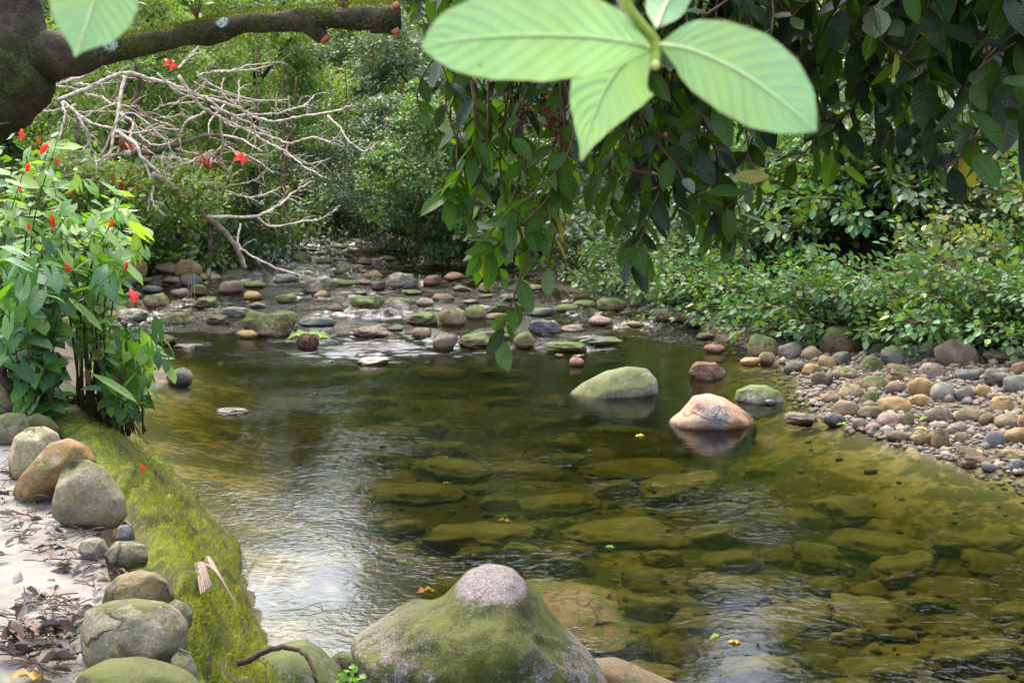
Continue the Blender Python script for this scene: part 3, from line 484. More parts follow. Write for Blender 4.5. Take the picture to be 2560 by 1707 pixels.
# ------------------------------------------------------------------ stones traced one by one
def b5(x0, x1, y0, y1): return (x0/1.8667+1300, x1/1.8667+1300, y0/1.8667+600, y1/1.8667+600)
def b4(x0, x1, y0, y1): return (x0/2.138+300, x1/2.138+300, y0/2.138+500, y1/2.138+500)
GB = 'stones of the gravel bar on the far side of the pool'; GR = 'stones standing in the rapids'
T5 = [(1140, 1192, 742, 772, 'slate', 'little black wet stone touching the dome shaped mossy boulder'), (1228, 1390, 800, 864, 'pinkish', 'long low pinkish stone lying alone just off the gravel bar tip'),
 (1445, 1585, 745, 832, 'tan', 'big pale tan rounded stone at the gravel bar tip'), (1410, 1520, 800, 868, 'slate', 'grey stone in the water in front of the big pale tan one'), (1570, 1700, 770, 836, 'tan', 'slanting flat tan stone right of the big pale tan one'),
 (1660, 1780, 795, 882, 'pinkish', 'round mauve pink stone at the water edge of the bar'), (1545, 1625, 830, 892, 'pinkish', 'pinkish stone left of the round mauve one'), (1775, 1840, 800, 872, 'mossy', 'small olive stone right of the round mauve one'),
 (2030, 2205, 958, 1062, 'brown', 'broad brown dome shaped stone at the near end of the bar'), (2205, 2380, 970, 1038, 'tan', 'long tan stone on the near edge of the bar'), (2275, 2360, 1020, 1080, 'slate', 'dark wet stone in front of the long tan one'),
 (1830, 1930, 895, 962, 'ochre', 'angular yellowish stone at the waterline of the bar'), (1915, 2005, 872, 978, 'brown', 'tall brown rounded stone beside the angular yellowish one'), (2025, 2097, 893, 957, 'tan', 'triangular tan stone behind the broad brown dome'),
 (1340, 1462, 610, 690, 'brown', 'dark brown rounded stone on the back shore of the bar'), (1580, 1725, 633, 712, 'mossy', 'angular olive stone with moss on the back of the bar'), (1385, 1475, 535, 600, 'ochre', 'ochre egg shaped stone near the bushes'),
 (1025, 1130, 545, 586, 'ochre', 'low wedge shaped ochre stone at the far tip of the bar'), (1110, 1192, 520, 580, 'tan', 'tan rounded stone behind the wedge shaped ochre one'), (785, 960, 565, 655, 'reddish', 'flat orange red stone in the shallows beside the riffle'),
 (855, 960, 485, 527, 'reddish', 'oval reddish stone out in the shallow water'), (820, 912, 430, 465, 'brown', 'flat brown stone furthest out below the bushes'), (2155, 2310, 515, 580, 'brown', 'large flat brown slab stone below the bushes'),
 (1680, 1800, 495, 592, 'grey', 'large grey block stone under the bush line'), (1790, 1955, 475, 562, 'slate', 'big dark stone in shade under the bushes'), (1625, 1727, 478, 542, 'mossy dark', 'round stone covered in deep green moss under the bushes'),
 (2020, 2155, 600, 662, 'slate', 'long blue grey stone in the upper bar'), (2150, 2312, 595, 692, 'grey', 'large speckled grey stone in the upper bar'), (2250, 2400, 625, 712, 'grey', 'tilted greenish grey stone in the upper bar'),
 (2110, 2202, 673, 742, 'ochre', 'yellow ochre lump in the middle of the bar'), (2020, 2130, 680, 754, 'grey', 'grey rounded stone left of the yellow ochre lump'), (1700, 1852, 575, 662, 'brown', 'broad brown grey stone in the upper bar'),
 (1230, 1332, 560, 622, 'grey', 'greyish stone in shallow water at the far bar'), (1450, 1572, 590, 652, 'mossy', 'mossy flat stone behind the dark brown rounded one'), (35, 200, 370, 440, 'slate', 'purple grey rounded boulder in the riffle'),
 (280, 480, 440, 502, 'grey', 'long grey stone in the riffle'), (110, 315, 470, 527, 'mossy', 'low greenish stone in front of the long grey one'), (355, 500, 268, 334, 'mossy', 'mossy topped tan stone at the far bank'),
 (545, 625, 310, 352, 'grey', 'grey cobble at the far bank'), (510, 560, 275, 316, 'ochre', 'small ochre cobble at the far bank'), (775, 862, 350, 407, 'slate', 'purple grey stone under the overhanging bushes'),
 (880, 972, 350, 417, 'slate', 'second purple grey stone under the overhanging bushes'), (660, 860, 190, 292, 'mossy dark', 'big dark mossy boulder in shade on the far bank'), (830, 1000, 270, 362, 'mossy dark', 'dark shaded boulder right of the big mossy one on the bank'),
 (230, 302, 545, 592, 'reddish', 'small reddish stone where the riffle meets the pool'), (160, 206, 530, 549, 'ochre', 'tiny orange stone where the riffle meets the pool')]
for x0, x1, y0, y1, c, lb in T5:
    stone(*b5(x0, x1, y0, y1), c, lb, zone='bar', group=GB if x0 > 1000 else GR, big=(x1-x0) > 150)
T4 = [(655, 955, 588, 732, 'mossy', 'big mossy wedge shaped boulder at the head of the pool'), (625, 738, 693, 742, 'ochre', 'pale orange stone at the foot of the mossy wedge boulder'), (1238, 1452, 664, 738, 'pinkish', 'long pinkish grey block at the head of the pool'),
 (1264, 1445, 838, 887, 'pale', 'flat pale oval stone alone in the pool'), (1668, 1808, 713, 803, 'pinkish', 'pinkish tan pointed stone where the pool begins'), (1510, 1702, 593, 667, 'mossy', 'wide low mossy stone left of the bright green pointed one'),
 (1704, 1848, 573, 672, 'mossy', 'bright green pointed mossy stone in the riffle'), (1840, 1957, 563, 637, 'mossy', 'mossy tan stone right of the bright green pointed one'), (1558, 1667, 680, 742, 'tan', 'whitish tan stone beside the head of the pool'),
 (1800, 2002, 700, 792, 'mossy', 'long moss topped tan stone beside the hanging twig'), (2098, 2217, 700, 787, 'mossy', 'moss capped stone left of the purple grey boulder'), (1413, 1578, 384, 470, 'pale', 'pale greenish boulder in the upper rapids'),
 (970, 1132, 403, 502, 'pale', 'pale yellowish boulder topping the left stone bank'), (1225, 1392, 514, 592, 'mossy', 'olive brown rounded pair stone in the rapids'), (1093, 1198, 550, 607, 'brown', 'brown oval stone in the rapids'),
 (663, 762, 485, 537, 'ochre', 'bright ochre oval stone in the left bank of stones'), (1038, 1127, 485, 526, 'ochre', 'ochre oval stone below the pale yellowish boulder'), (518, 662, 430, 502, 'pinkish', 'pinkish rounded stone at the back of the left stone bank'),
 (440, 592, 610, 667, 'brown', 'brown purple stone in smooth water left of the mossy wedge'), (378, 532, 515, 577, 'mossy', 'olive mossy stone behind the dry sticks'), (196, 392, 598, 667, 'mossy', 'flat dark mossy stone in front of the dry sticks'),
 (128, 272, 495, 572, 'mossy', 'rounded yellow green mossy stone near the left shore'), (540, 722, 570, 622, 'grey', 'olive grey flat stone in the left rapids'), (1583, 1677, 520, 567, 'pinkish', 'pinkish stone in the middle rapids'),
 (1153, 1277, 425, 457, 'mossy', 'long low mossy stone in the upper rapids'), (1620, 1722, 400, 457, 'reddish', 'reddish stone right of the pale greenish boulder'), (1733, 1842, 385, 427, 'reddish', 'reddish tan stone in the far right rapids'),
 (1300, 1402, 378, 422, 'reddish', 'reddish stone left of the pale greenish boulder'), (1913, 1977, 440, 492, 'tan', 'upright tan stone left of the hanging twig'), (913, 1027, 288, 332, 'mossy dark', 'green mossy hump in the far rapids'),
 (1148, 1242, 340, 396, 'mossy', 'mossy tan stone in the far rapids'), (1343, 1422, 433, 482, 'brown', 'brown stone in front of the pale greenish boulder'), (105, 212, 240, 322, 'slate', 'blue grey stone on the far left bank'),
 (218, 312, 253, 322, 'mossy dark', 'dark mossy round stone on the far left bank'), (318, 432, 230, 302, 'brown', 'brown round stone on the far left bank'), (543, 642, 270, 312, 'mossy', 'low mossy stone under the bare branches'),
 (180, 302, 715, 777, 'brown', 'brown purple stone behind the low leafy shrub'), (250, 392, 893, 987, 'grey', 'grey pointed rock sticking out from behind the low shrub'), (290, 452, 765, 792, 'pale', 'flat pale stone awash left of the mossy wedge'),
 (-20, 152, 578, 662, 'pale', 'large pale grey boulder near the left shore'), (830, 962, 500, 552, 'mossy dark', 'dark mossy stone left of the ochre oval one'), (500, 700, 1105, 1153, 'pale', 'flat whitish stone barely above the pool near the moss slope')]
for x0, x1, y0, y1, c, lb in T4:
    b = b4(x0, x1, y0, y1)
    stone(*b, c, lb, zone='rapids', group=GR, big=(x1-x0) > 150)
# random fill between the traced stones
def overlaps(px, py, w):
    for q in PLACED:
        if abs(q[0]-px) < (q[2]+w)*.36 and abs(q[1]-py) < (q[2]*.6+w*.6)*.36: return True
    return False
cols_bar = ['tan', 'tan', 'grey', 'ochre', 'brown', 'pale', 'tan', 'pinkish', 'brown', 'ochre', 'mossy', 'reddish', 'slate', 'tan', 'brown', 'pinkish']; cols_rap = ['brown', 'brown', 'pinkish', 'grey', 'mossy', 'brown', 'ochre', 'slate', 'mossy', 'mossy dark', 'tan']
def inpoly(x, y, poly):
    c = False; n = len(poly)
    for i in range(n):
        (x1, y1), (x2, y2) = poly[i], poly[(i+1) % n]
        if (y1 > y) != (y2 > y) and x < (x2-x1)*(y-y1)/(y2-y1)+x1: c = not c
    return c
BARP = [(1880, 885), (2000, 870), (2200, 880), (2400, 895), (2600, 900), (2640, 1250), (2500, 1185), (2380, 1150), (2250, 1115), (2150, 1085), (2090, 1050), (2050, 980), (2000, 940)]
RAPP = [(330, 690), (480, 670), (640, 690), (800, 640), (900, 600), (1080, 600), (1170, 660), (1350, 720), (1700, 800), (1620, 850), (1480, 880), (1280, 860), (1050, 850), (700, 815), (560, 830), (400, 830), (330, 860), (220, 800), (200, 740)]
UPP = [(640, 590), (760, 575), (1060, 575), (1120, 640), (1000, 680), (700, 660), (600, 620)]
LEFTP = [(180, 700), (330, 680), (520, 690), (560, 760), (470, 790), (330, 800), (330, 880), (200, 900), (150, 800)]
LSHORE = [(330, 600), (560, 590), (700, 580), (680, 610), (560, 625), (340, 640)]
def fill(poly, n, wr, cols, zone, group, asp=(.45, .75), tries=60):
    xs = [p[0] for p in poly]; ys = [p[1] for p in poly]; made = 0
    for k in range(n*tries):
        if made >= n: break
        px, py = random.uniform(min(xs), max(xs)), random.uniform(min(ys), max(ys))
        if not inpoly(px, py, poly): continue
        w = random.uniform(*wr)*(1 if random.random() > .2 else 1.5)
        if zone in ('rapids',): w *= np.interp(py, [590, 660, 850], [.55, .8, 1.2])
        if zone == 'bar': w *= np.interp(py, [880, 1150], [.9, 1.15])
        hh = w*random.uniform(*asp)
        if overlaps(px, py-hh/2, w): continue
        stone(px-w/2, px+w/2, py-hh, py, random.choice(cols), None, zone=zone, group=group); made += 1
fill(BARP, 140, (50, 92), cols_bar, 'bar', GB, (.55, .8)); fill(RAPP, 50, (34, 74), cols_rap, 'rapids', GR, (.25, .42)); fill(UPP, 18, (26, 50), cols_rap, 'rapids', GR, (.25, .4)); fill(LEFTP, 22, (45, 90), cols_rap, 'left', GR); fill(LSHORE, 10, (35, 60), ['grey', 'brown', 'mossy', 'slate'], 'left', GR)
# labels for the stones that were not named by hand
named = [q for q in PLACED if q[8]]
used_l = {}
for px, py, w, col, o, zone, a, fl, lb in PLACED:
    if lb: continue
    best = None
    for q in named:
        d = math.hypot(q[0]-px, (q[1]-py)*1.6)
        if best is None or d < best[0]: best = (d, q)
    q = best[1]; dx, dy = px-q[0], py-q[1]; ref = q[8].split(' ')
    cut = [i for i, s in enumerate(ref) if i > 1 and s in ('in', 'at', 'on', 'under', 'of', 'behind', 'with', 'left', 'right', 'below', 'beside', 'near', 'where', 'out', 'furthest', 'alone', 'lying', 'touching', 'barely', 'topping', 'sticking', 'awash', 'covered', 'standing')]
    ref = ' '.join(ref[:cut[0]] if cut else ref)
    rel = ('left of' if dx < 0 else 'right of') if abs(dx) > abs(dy)*1.6 else ('just behind' if dy < 0 else 'just in front of')
    shp = 'flat' if fl < .45 else 'round' if fl > .8 else 'rounded'
    base = '%s %s %s stone %s the %s' % (size_word(a), {'mossy': 'moss capped', 'mossy dark': 'dark mossy'}.get(col, col), shp, rel, ref)
    k = used_l.get(base, 0); used_l[base] = k+1
    if k: base += ['', ', a bit further from it', ', third out from it', ', outermost of these'][min(k, 3)]
    o['label'] = ' '.join(base.split()[:16])
# submerged stones
def submerged(px, py, w, hpx, label, mt=None, zt=-.05, name='submerged_stone', dep=.75):
    P = W(px, py, zt); a = w/2*P[1]/FPX; o = obj(name, BIG[random.randrange(len(BIG))] if w > 60 else ROCKS[random.randrange(len(ROCKS))], None, (P[0], P[1], zt-min(.13, a*.6)), mt or random.choice(sub_kinds))
    o.scale = (a, a*dep, min(.135, a*.6)); o.rotation_euler = (0, 0, random.uniform(-.6, .6)); o['category'] = 'stone'; o['label'] = label; o['group'] = 'stones on the bed of the clear pool'; PLACED.append((px, py, w, 'x', o, 'sub', a, 1, label)); return o
submerged(1370, 1480, 560, 150, 'largest orange brown slab lying under water behind the knobbed boulder', brown_slab, -.04, dep=.8)
for px, py, w, lb in [(1830, 1375, 190, 'olive rounded stone under water right of the brown slab'), (1320, 1360, 160, 'brown rounded stone under water just beyond the brown slab'), (1560, 1300, 330, 'wide dark stone under water in mid pool'),
    (1800, 1310, 250, 'dark brown stone under water near the sky glints'), (1400, 1235, 240, 'dark olive stone under water below the broad mossy boulder'), (1600, 1150, 330, 'long dark stone under water in front of the pink boulder'),
    (1200, 1310, 300, 'flat olive stone under water left in mid pool'), (1700, 1190, 280, 'flat dark stone under water just before the pink boulder'), (1050, 1210, 260, 'dark low stone under water at mid pool left'),
    (2260, 1390, 230, 'rounded dark stone under water below the gravel bar'), (2180, 1500, 260, 'dark stone under water at lower right with glints over it'), (2440, 1330, 240, 'dark stone under water near the right glints'),
    (1560, 1580, 170, 'olive stone under water beside the orange brown rock'), (1650, 1660, 220, 'flat olive stone under water beyond the orange brown rock'), (2450, 1600, 330, 'wide dark stone under water nearest the lower right'), (1900, 1640, 240, 'yellowish flat stone under water at the bottom right half'),
    (1980, 1270, 260, 'low dark stone under water right of the narrow glint streak'), (2130, 1240, 220, 'greenish stone under water below the gravel bar tip'), (1150, 1450, 200, 'olive stone under water left of the knob')]:
    submerged(px, py, w, w*.4, lb, zt=random.uniform(-.24, -.14))
POOLP = [(760, 900), (1250, 900), (1700, 1120), (2050, 1120), (2560, 1260), (2560, 1700), (1750, 1700), (1500, 1500), (1300, 1400), (1000, 1400), (900, 1300), (1000, 1150), (700, 1000)]
k = 0
for _ in range(2500):
    if k >= 75: break
    px, py = random.uniform(700, 2600), random.uniform(900, 1720)
    if not inpoly(px, py, POOLP): continue
    w = random.uniform(110, 330)*np.interp(py, [900, 1400], [.6, 1.1])
    if any(q[5] == 'sub' and abs(q[0]-px) < (q[2]+w)*.31 and abs(q[1]-py) < (q[2]+w)*.10 for q in PLACED): continue
    sx = 'left' if px < 1300 else 'middle' if px < 1900 else 'right'; sy = 'far' if py < 1120 else 'mid' if py < 1400 else 'near'
    submerged(px, py, w, w*.4, '%s dark stone under water in the %s %s of the pool' % ('small' if w < 110 else 'wide', sy, sx), zt=random.uniform(-.27, -.19)); k += 1
# loose pebbles nobody could count
def pebbles(name, polys, n, wr, mat, mode='bar'):
    V0, F0 = ico(1); V0r = V0*1.0; xs = []; r = np.random.default_rng(len(name))
    pts = []
    while len(pts) < n:
        poly = polys[r.integers(len(polys))]; ax = [p[0] for p in poly]; ay = [p[1] for p in poly]; px, py = r.uniform(min(ax), max(ax)), r.uniform(min(ay), max(ay))
        if inpoly(px, py, poly): pts.append((px, py))
    P = np.array([W(px, py, .03) for px, py in pts]) if mode != 'sub' else np.array([W(px, py, -.25) for px, py in pts])
    P[:, 2] = gh(P[:, 0], P[:, 1]); s = r.uniform(*wr, n)*(1+.8*(r.random(n) > .85)); A = []
    for i in range(n):
        v = V0r*(1+.25*r.normal(size=(len(V0), 1))*.6)*np.array([1, r.uniform(.6, 1), r.uniform(.45, .8)])*s[i]; a = r.uniform(0, 6.28); c, q = math.cos(a), math.sin(a)
        v = v@np.array([[c, q, 0], [-q, c, 0], [0, 0, 1]]); A.append(v+P[i]+np.array([0, 0, s[i]*.25]))
    F = (F0[None]+(np.arange(n)*len(V0))[:, None, None]).reshape(-1, 3); obj(name, mesh(name, np.vstack(A), F, mat), kind='stuff', label='loose small pebbles filling the gaps between the river stones', category='gravel')
def peb_mat(name, sub=False):
    g = NG(name); rd = g.n('ShaderNodeNewGeometry').outputs['Random Per Island']; cr = g.n('ShaderNodeValToRGB'); g.l(rd, cr.inputs[0]); cr.color_ramp.interpolation = 'CONSTANT'
    cs = [(.17, .125, .08), (.13, .11, .085), (.24, .18, .11), (.10, .09, .08), (.19, .12, .08), (.15, .12, .08), (.27, .22, .16)] if not sub else [(.10, .09, .04), (.16, .13, .06), (.07, .07, .035), (.2, .15, .06), (.12, .10, .05)]
    while len(cr.color_ramp.elements) < len(cs): cr.color_ramp.elements.new(.5)
    for i, c in enumerate(cs): cr.color_ramp.elements[i].position = i/len(cs); cr.color_ramp.elements[i].color = (*c, 1)
    n = g.noise(g.pos(), 60, 4, .7); c = g.mix(g.ramp(n, .4, .65, 0, .5), cr.outputs[0], (.12, .10, .07)); return g.done(g.bsdf(c, .75, g.bump(n, .6, .01), .35))
GBP = [(1690, 800), (1800, 800), (2000, 850), (2600, 880), (2640, 1235), (2480, 1180), (2300, 1125), (2180, 1085), (2080, 1050), (1990, 1020), (1960, 960), (1900, 905), (1800, 865)]
pebbles('bar_gravel', [GBP], 3600, (.016, .042), peb_mat('gravel_colours'))
pebbles('riffle_gravel', [RAPP, LEFTP, UPP, LSHORE], 1100, (.03, .08), peb_mat('riffle_gravel_colours', True))
pebbles('bed_gravel', [POOLP], 500, (.012, .04), peb_mat('bed_gravel_colours', True), 'sub')
# ------------------------------------------------------------------ foliage helpers
def unit(a): return a/(np.linalg.norm(a, axis=-1, keepdims=True)+1e-9)
def leafcloud(C, A, N, L, wid=.38, six=False, fold=.25):
    """many small folded leaves: base C, direction A, face normal N, length L"""
    A = unit(A); N = unit(N-A*(N*A).sum(-1, keepdims=True)); B = np.cross(A, N); L = np.asarray(L)[:, None]; n = len(C); w = L*wid
    if six:
        V = np.stack([C, C+A*L*.30+B*w*.95+N*w*fold, C+A*L*.68+B*w*.8+N*w*fold*.6, C+A*L, C+A*L*.68-B*w*.8+N*w*fold*.6, C+A*L*.30-B*w*.95+N*w*fold], 1).reshape(-1, 3)
        o = (np.arange(n)*6)[:, None]; return V, np.vstack([o+np.array([0, 1, 2, 3]), o+np.array([0, 3, 4, 5])]), None
    V = np.stack([C, C+A*L*.45+B*w+N*w*fold, C+A*L, C+A*L*.45-B*w+N*w*fold], 1).reshape(-1, 3)
    o = (np.arange(n)*4)[:, None]; return V, None, np.vstack([o+np.array([0, 1, 2]), o+np.array([0, 2, 3])])
def crown_mesh(name, seed, nclump=85, per=200, leaf=.05, flat=.8, mat=None, six=False, wid=.38):
    r = np.random.default_rng(seed); b = Bag(); d = unit(r.normal(size=(nclump, 3))); d[:, 2] = d[:, 2]*.9+.08
    rad = r.uniform(.45, 1.15, nclump)*(1+.45*vn(d, 1.6, seed)); rad = np.clip(rad, .3, 1.12); cc = d*rad[:, None]*np.array([1, 1, 1.05]); cr = r.uniform(.13, .34, nclump)
    n = nclump*per; k = np.repeat(np.arange(nclump), per); u = unit(r.normal(size=(n, 3))); u[:, 2] = u[:, 2]*.65+.12
    q = r.uniform(.35, 1, n)**.6; C = cc[k]+u*(cr[k]*q)[:, None]*np.array([1, 1, .62])+r.normal(0, .012, (n, 3))
    out = unit(u+unit(cc[k])*.7); A = unit(out*np.array([1, 1, .3])+r.normal(0, .55, (n, 3))+np.array([0, 0, -.15])); N = unit(out*.9+np.array([0, 0, .8])+r.normal(0, .5, (n, 3)))
    b.add(*leafcloud(C, A, N, r.uniform(.6, 1.25, n)*leaf, wid, six)); return b.mesh(name, mat, False)
LM = {
 'deep': leaf_mat('foliage_deep', (.050, .105, .040), (.085, .15, .055), .28), 'mid': leaf_mat('foliage_mid', (.07, .145, .04), (.125, .21, .065), .32),
 'grey': leaf_mat('foliage_grey', (.10, .165, .085), (.165, .235, .135), .25, .4), 'lime': leaf_mat('foliage_lime', (.11, .20, .045), (.20, .30, .08), .4, .5, old=.1),
 'bank': leaf_mat('foliage_bank', (.055, .13, .040), (.11, .21, .075), .3, .5, spec=.3), 'fern': leaf_mat('foliage_fern', (.11, .17, .05), (.20, .25, .09), .3, .5),
 'under': leaf_mat('foliage_under', (.035, .075, .02), (.09, .13, .035), .25, .5, old=.2),
}
BARK = bark_mat('bark_forest', (.09, .07, .05), (.045, .035, .025), .3, .6); PALEB = bark_mat('bark_pale', (.62, .53, .42), (.36, .27, .19), 0, 1, 0); TWIG = bark_mat('twig_brown', (.16, .085, .045), (.09, .05, .03), 0, 2)
CROWNS = [crown_mesh('crown_shape', 500+i, nclump=120+10*i, per=170, leaf=[.045, .038, .055][i % 3], mat=LM['deep']) for i in range(5)]
def shrub_mesh(seed, stems=44, per=62, L=1.9, leaf=.085, wid=.36, spread=1.0):
    r = np.random.default_rng(seed); fb, sb = Bag(), Bag(); Cs, As, Ns = [], [], []
    for i in range(stems):
        a = r.uniform(0, 6.28); el = r.uniform(.25, 1.35); ln = L*r.uniform(.55, 1.1); h = np.array([math.cos(a), math.sin(a), 0])*spread
        p0 = h*r.uniform(0, .25)+np.array([0, 0, -.1]); p1 = p0+(h*math.cos(el)+np.array([0, 0, math.sin(el)]))*ln*.55; p2 = p1+(h*math.cos(el*.5)+np.array([0, 0, math.sin(el)*.35-.08]))*ln*.5
        c = spline([p0, p1, p2], 9); sb.tube(c, np.linspace(.012, .004, 9), 4)
        t = r.uniform(.25, 1, per)*8; k = np.minimum(t.astype(int), 7); P = c[k]+(c[k+1]-c[k])*(t-k)[:, None]; T = unit(c[k+1]-c[k])
        off = unit(np.cross(T, r.normal(size=(per, 3)))); ln2 = r.uniform(.02, .17, per)[:, None]; P = P+off*ln2
        Cs.append(P); As.append(off*.9+T*.8+r.normal(0, .3, (per, 3))+np.array([0, 0, -.15])); Ns.append(r.normal(0, .35, (per, 3))+np.array([0, 0, 1.]))
    C, A, N = map(np.vstack, (Cs, As, Ns)); fb.add(*leafcloud(C, A, N, r.uniform(.6, 1.2, len(C))*leaf, wid, True))
    return fb.mesh('shrub_foliage', LM['bank'], False), sb.mesh('shrub_stems', TWIG)
SHRUBS = [shrub_mesh(600+i, leaf=[.105, .09, .12][i % 3], L=[1.9, 1.6, 2.1][i % 3]) for i in range(4)]
TRUNKS = []
for i in range(3):
    r = np.random.default_rng(i+40); b = Bag(); p = np.array([[0, 0, -.1], [r.normal(0, .02), r.normal(0, .02), .3], [r.normal(0, .05), r.normal(0, .05), .62], [r.normal(0, .07), r.normal(0, .07), 1.0]])
    c = spline(p, 12); b.tube(c, np.linspace(.017, .009, 12), 7)
    for k in range(7):
        q = c[5+k % 6]; a = r.uniform(0, 6.28); e = q+np.array([math.cos(a)*.3, math.sin(a)*.3, r.uniform(.1, .3)]); b.tube(spline([q, (q+e)/2+np.array([0, 0, .05]), e], 6), np.linspace(.007, .002, 6), 5)
    TRUNKS.append(b.mesh('trunk_shape', BARK))
TREES = []
def tree(x, y, h, cr, kind, label, group, seed, zc=.0, name='forest_tree'):
    z = gh1(x, y); t = thing(name, label, 'tree', (x, y, z), group); r = random.Random(seed)
    tr = obj('trunk', TRUNKS[seed % 3], t); tr.scale = (h, h, h); tr.rotation_euler = (0, 0, r.uniform(0, 6))
    c = obj('crown', CROWNS[seed % 5], t, (0, 0, h*.66), LM[kind]); c.scale = (cr, cr, max(cr*r.uniform(.95, 1.3), h*.42)); c.rotation_euler = (0, 0, r.uniform(0, 6.28)); TREES.append(t); return t
def shrub(x, y, s, kind, label, group, seed, hz=1.0, name='bank_shrub', z=None):
    t = thing(name, label, 'shrub', (x, y, gh1(x, y) if z is None else z), group); f, st = SHRUBS[seed % 4]; r = random.Random(seed); a = r.uniform(0, 6.28)
    for nm, me, mt in (('foliage', f, LM[kind]), ('stems', st, TWIG)):
        o = obj(nm, me, t, None, mt); o.scale = (s, s, s*hz); o.rotation_euler = (0, 0, a)
    return t
# right bank shrubs along the top of the gravel bar, front row by hand
FR = [(1470, 690, .85, 'grey'), (1560, 715, .8, 'mid'), (1700, 760, .9, 'bank'), (1840, 800, .95, 'bank'), (1980, 845, 1.0, 'bank'), (2110, 865, .95, 'bank'), (2240, 872, 1.0, 'bank'), (2390, 880, 1.05, 'bank'), (2540, 892, 1.1, 'bank'), (2700, 900, 1.1, 'bank')]
wh = ['at the narrow end of the far bank', 'above the purple grey bank stones', 'left of the big dark mossy bank boulder', 'hanging low over the water where the bar begins', 'over the far tip of the gravel bar', 'behind the round green mossy stone', 'behind the large grey block stone', 'above the large flat brown slab', 'at the right end of the gravel bar', 'past the gravel bar end']
for i, (px, py, s, kd) in enumerate(FR):
    P = hit(px, py); shrub(P[0], P[1]+.7, s, kd, 'leafy green bush '+wh[i], 'bushes along the gravel bar', i, 1.0)
for i, (px, py, s, w) in enumerate([(2140, 600, 1.3, 'high on the slope behind the tip of the big right leaf'), (2240, 575, 1.4, 'on the earth slope under the hanging leaves'), (2330, 560, 1.4, 'on the upper slope towards the right edge'), (2430, 540, 1.5, 'at the right edge high on the slope'), (2200, 500, 1.5, 'at the top of the earth slope'), (2350, 480, 1.5, 'on the slope crest below the yellow leaf'), (1980, 560, 1.2, 'midway up the slope below the big right leaf')]):
    P = hit(px, py); shrub(P[0], P[1], s, ['mid', 'bank', 'grey'][i % 3], 'leafy bush '+w, 'bushes on the earth slope', 70+i, 1.15)
for i, (px, y, s, kd, w) in enumerate([(395, 31, 1.3, 'mid', 'under the left end of the bare branches'), (470, 32, 1.4, 'deep', 'on the bank under the mossy leaning trunk'), (545, 34, 1.4, 'deep', 'where the bare limb dips to the water'), (610, 36, 1.5, 'mid', 'on the left shore below the branch tips'), (330, 30, 1.3, 'lime', 'at the left shore behind the flowering shrubs'), (680, 41, 1.6, 'deep', 'at the far left shore beyond the branch tips')]):
    x = (px-1280)/FPX*y; shrub(x, y, s, kd, 'dense bush '+w, 'bushes under the bare branches', 40+i, 1.2)
def blabel(q, x, y, d, side):
    px = 1280+FPX*x/y; sz = 'front' if d < 5 else 'middle' if d < 8.5 else 'upper'
    if side == 'right':
        lm = ['above the upper end of the rapids', 'above the purple grey bank stones', 'above the big dark mossy bank boulder', 'above where the bar begins', 'above the far bar tip', 'above the round green mossy stone', 'above the large grey block stone', 'above the flat brown slab', 'at the right end of the bar', 'past the end of the bar']; i = int(np.argmin([abs(px-f[0]) for f in FR])); w = lm[i] if y < 32 else 'beside the far reach' if px < 1250 else 'far back behind the hanging twigs'
    else: w = 'behind the flowering shrubs' if px < 330 else 'behind the bare branches' if px < 620 else 'beside the far reach' if y < 48 else 'at the far end of the reach'
    return '%s bush in the %s thicket %s' % (q, sz, w)
def tlabel(q, x, y, d, h=14, cr=3.4):
    tsize = ('low' if h < 5.5 else 'tall' if h > 9 else '')+(' broad' if cr > 2.9 else ' slim' if cr < 2.35 else ''); tsize = tsize.strip() or 'middling'
    px = 1280+FPX*x/y; w = 'behind the flowering shrubs' if px < 250 else 'behind the bare branches' if px < 620 else 'above the branch tips' if px < 860 else 'over the far reach' if px < 1130 else 'behind the hanging twigs' if px < 1500 else 'behind the down pointing big leaves' if px < 1900 else 'above the gravel bar' if px < 2300 else 'at the right edge above the bar'
    return '%s %s tree %s, %s' % (tsize, q, w, 'nearest to the bank' if y < 24 else 'middle distance' if y < 36 else 'well back' if y < 52 else 'farthest back')
for i, (px, py, s, w) in enumerate([(2520, 770, 1.0, 'at the right edge above the bar'), (2440, 700, 1.0, 'above the flat brown slab near the right edge'), (2560, 640, 1.2, 'highest at the right edge')]):
    P = hit(px, py); shrub(P[0], P[1]-.6, s, 'fern', 'pale yellow green feathery bush '+w, 'pale feathery bushes on the right', 90+i, 1.1)
nb = 0
def azel(x, y, z): return math.degrees(math.atan2(x, y)), math.degrees(math.atan2(z, math.hypot(x, y)-8.5))
def limit(az, half=0.):      # how high the forest stands in each direction: two real gaps in the canopy
    lim = 29.
    for a, w, e, f in ((-10.5, 1.6, 11.0, .9), (12.6, .6, 12.5, .75), (4, 1.0, 24, .5)):
        if abs(az-a) < w+half*f: lim = min(lim, e)
    return lim
rr = random.Random(11); cand = []
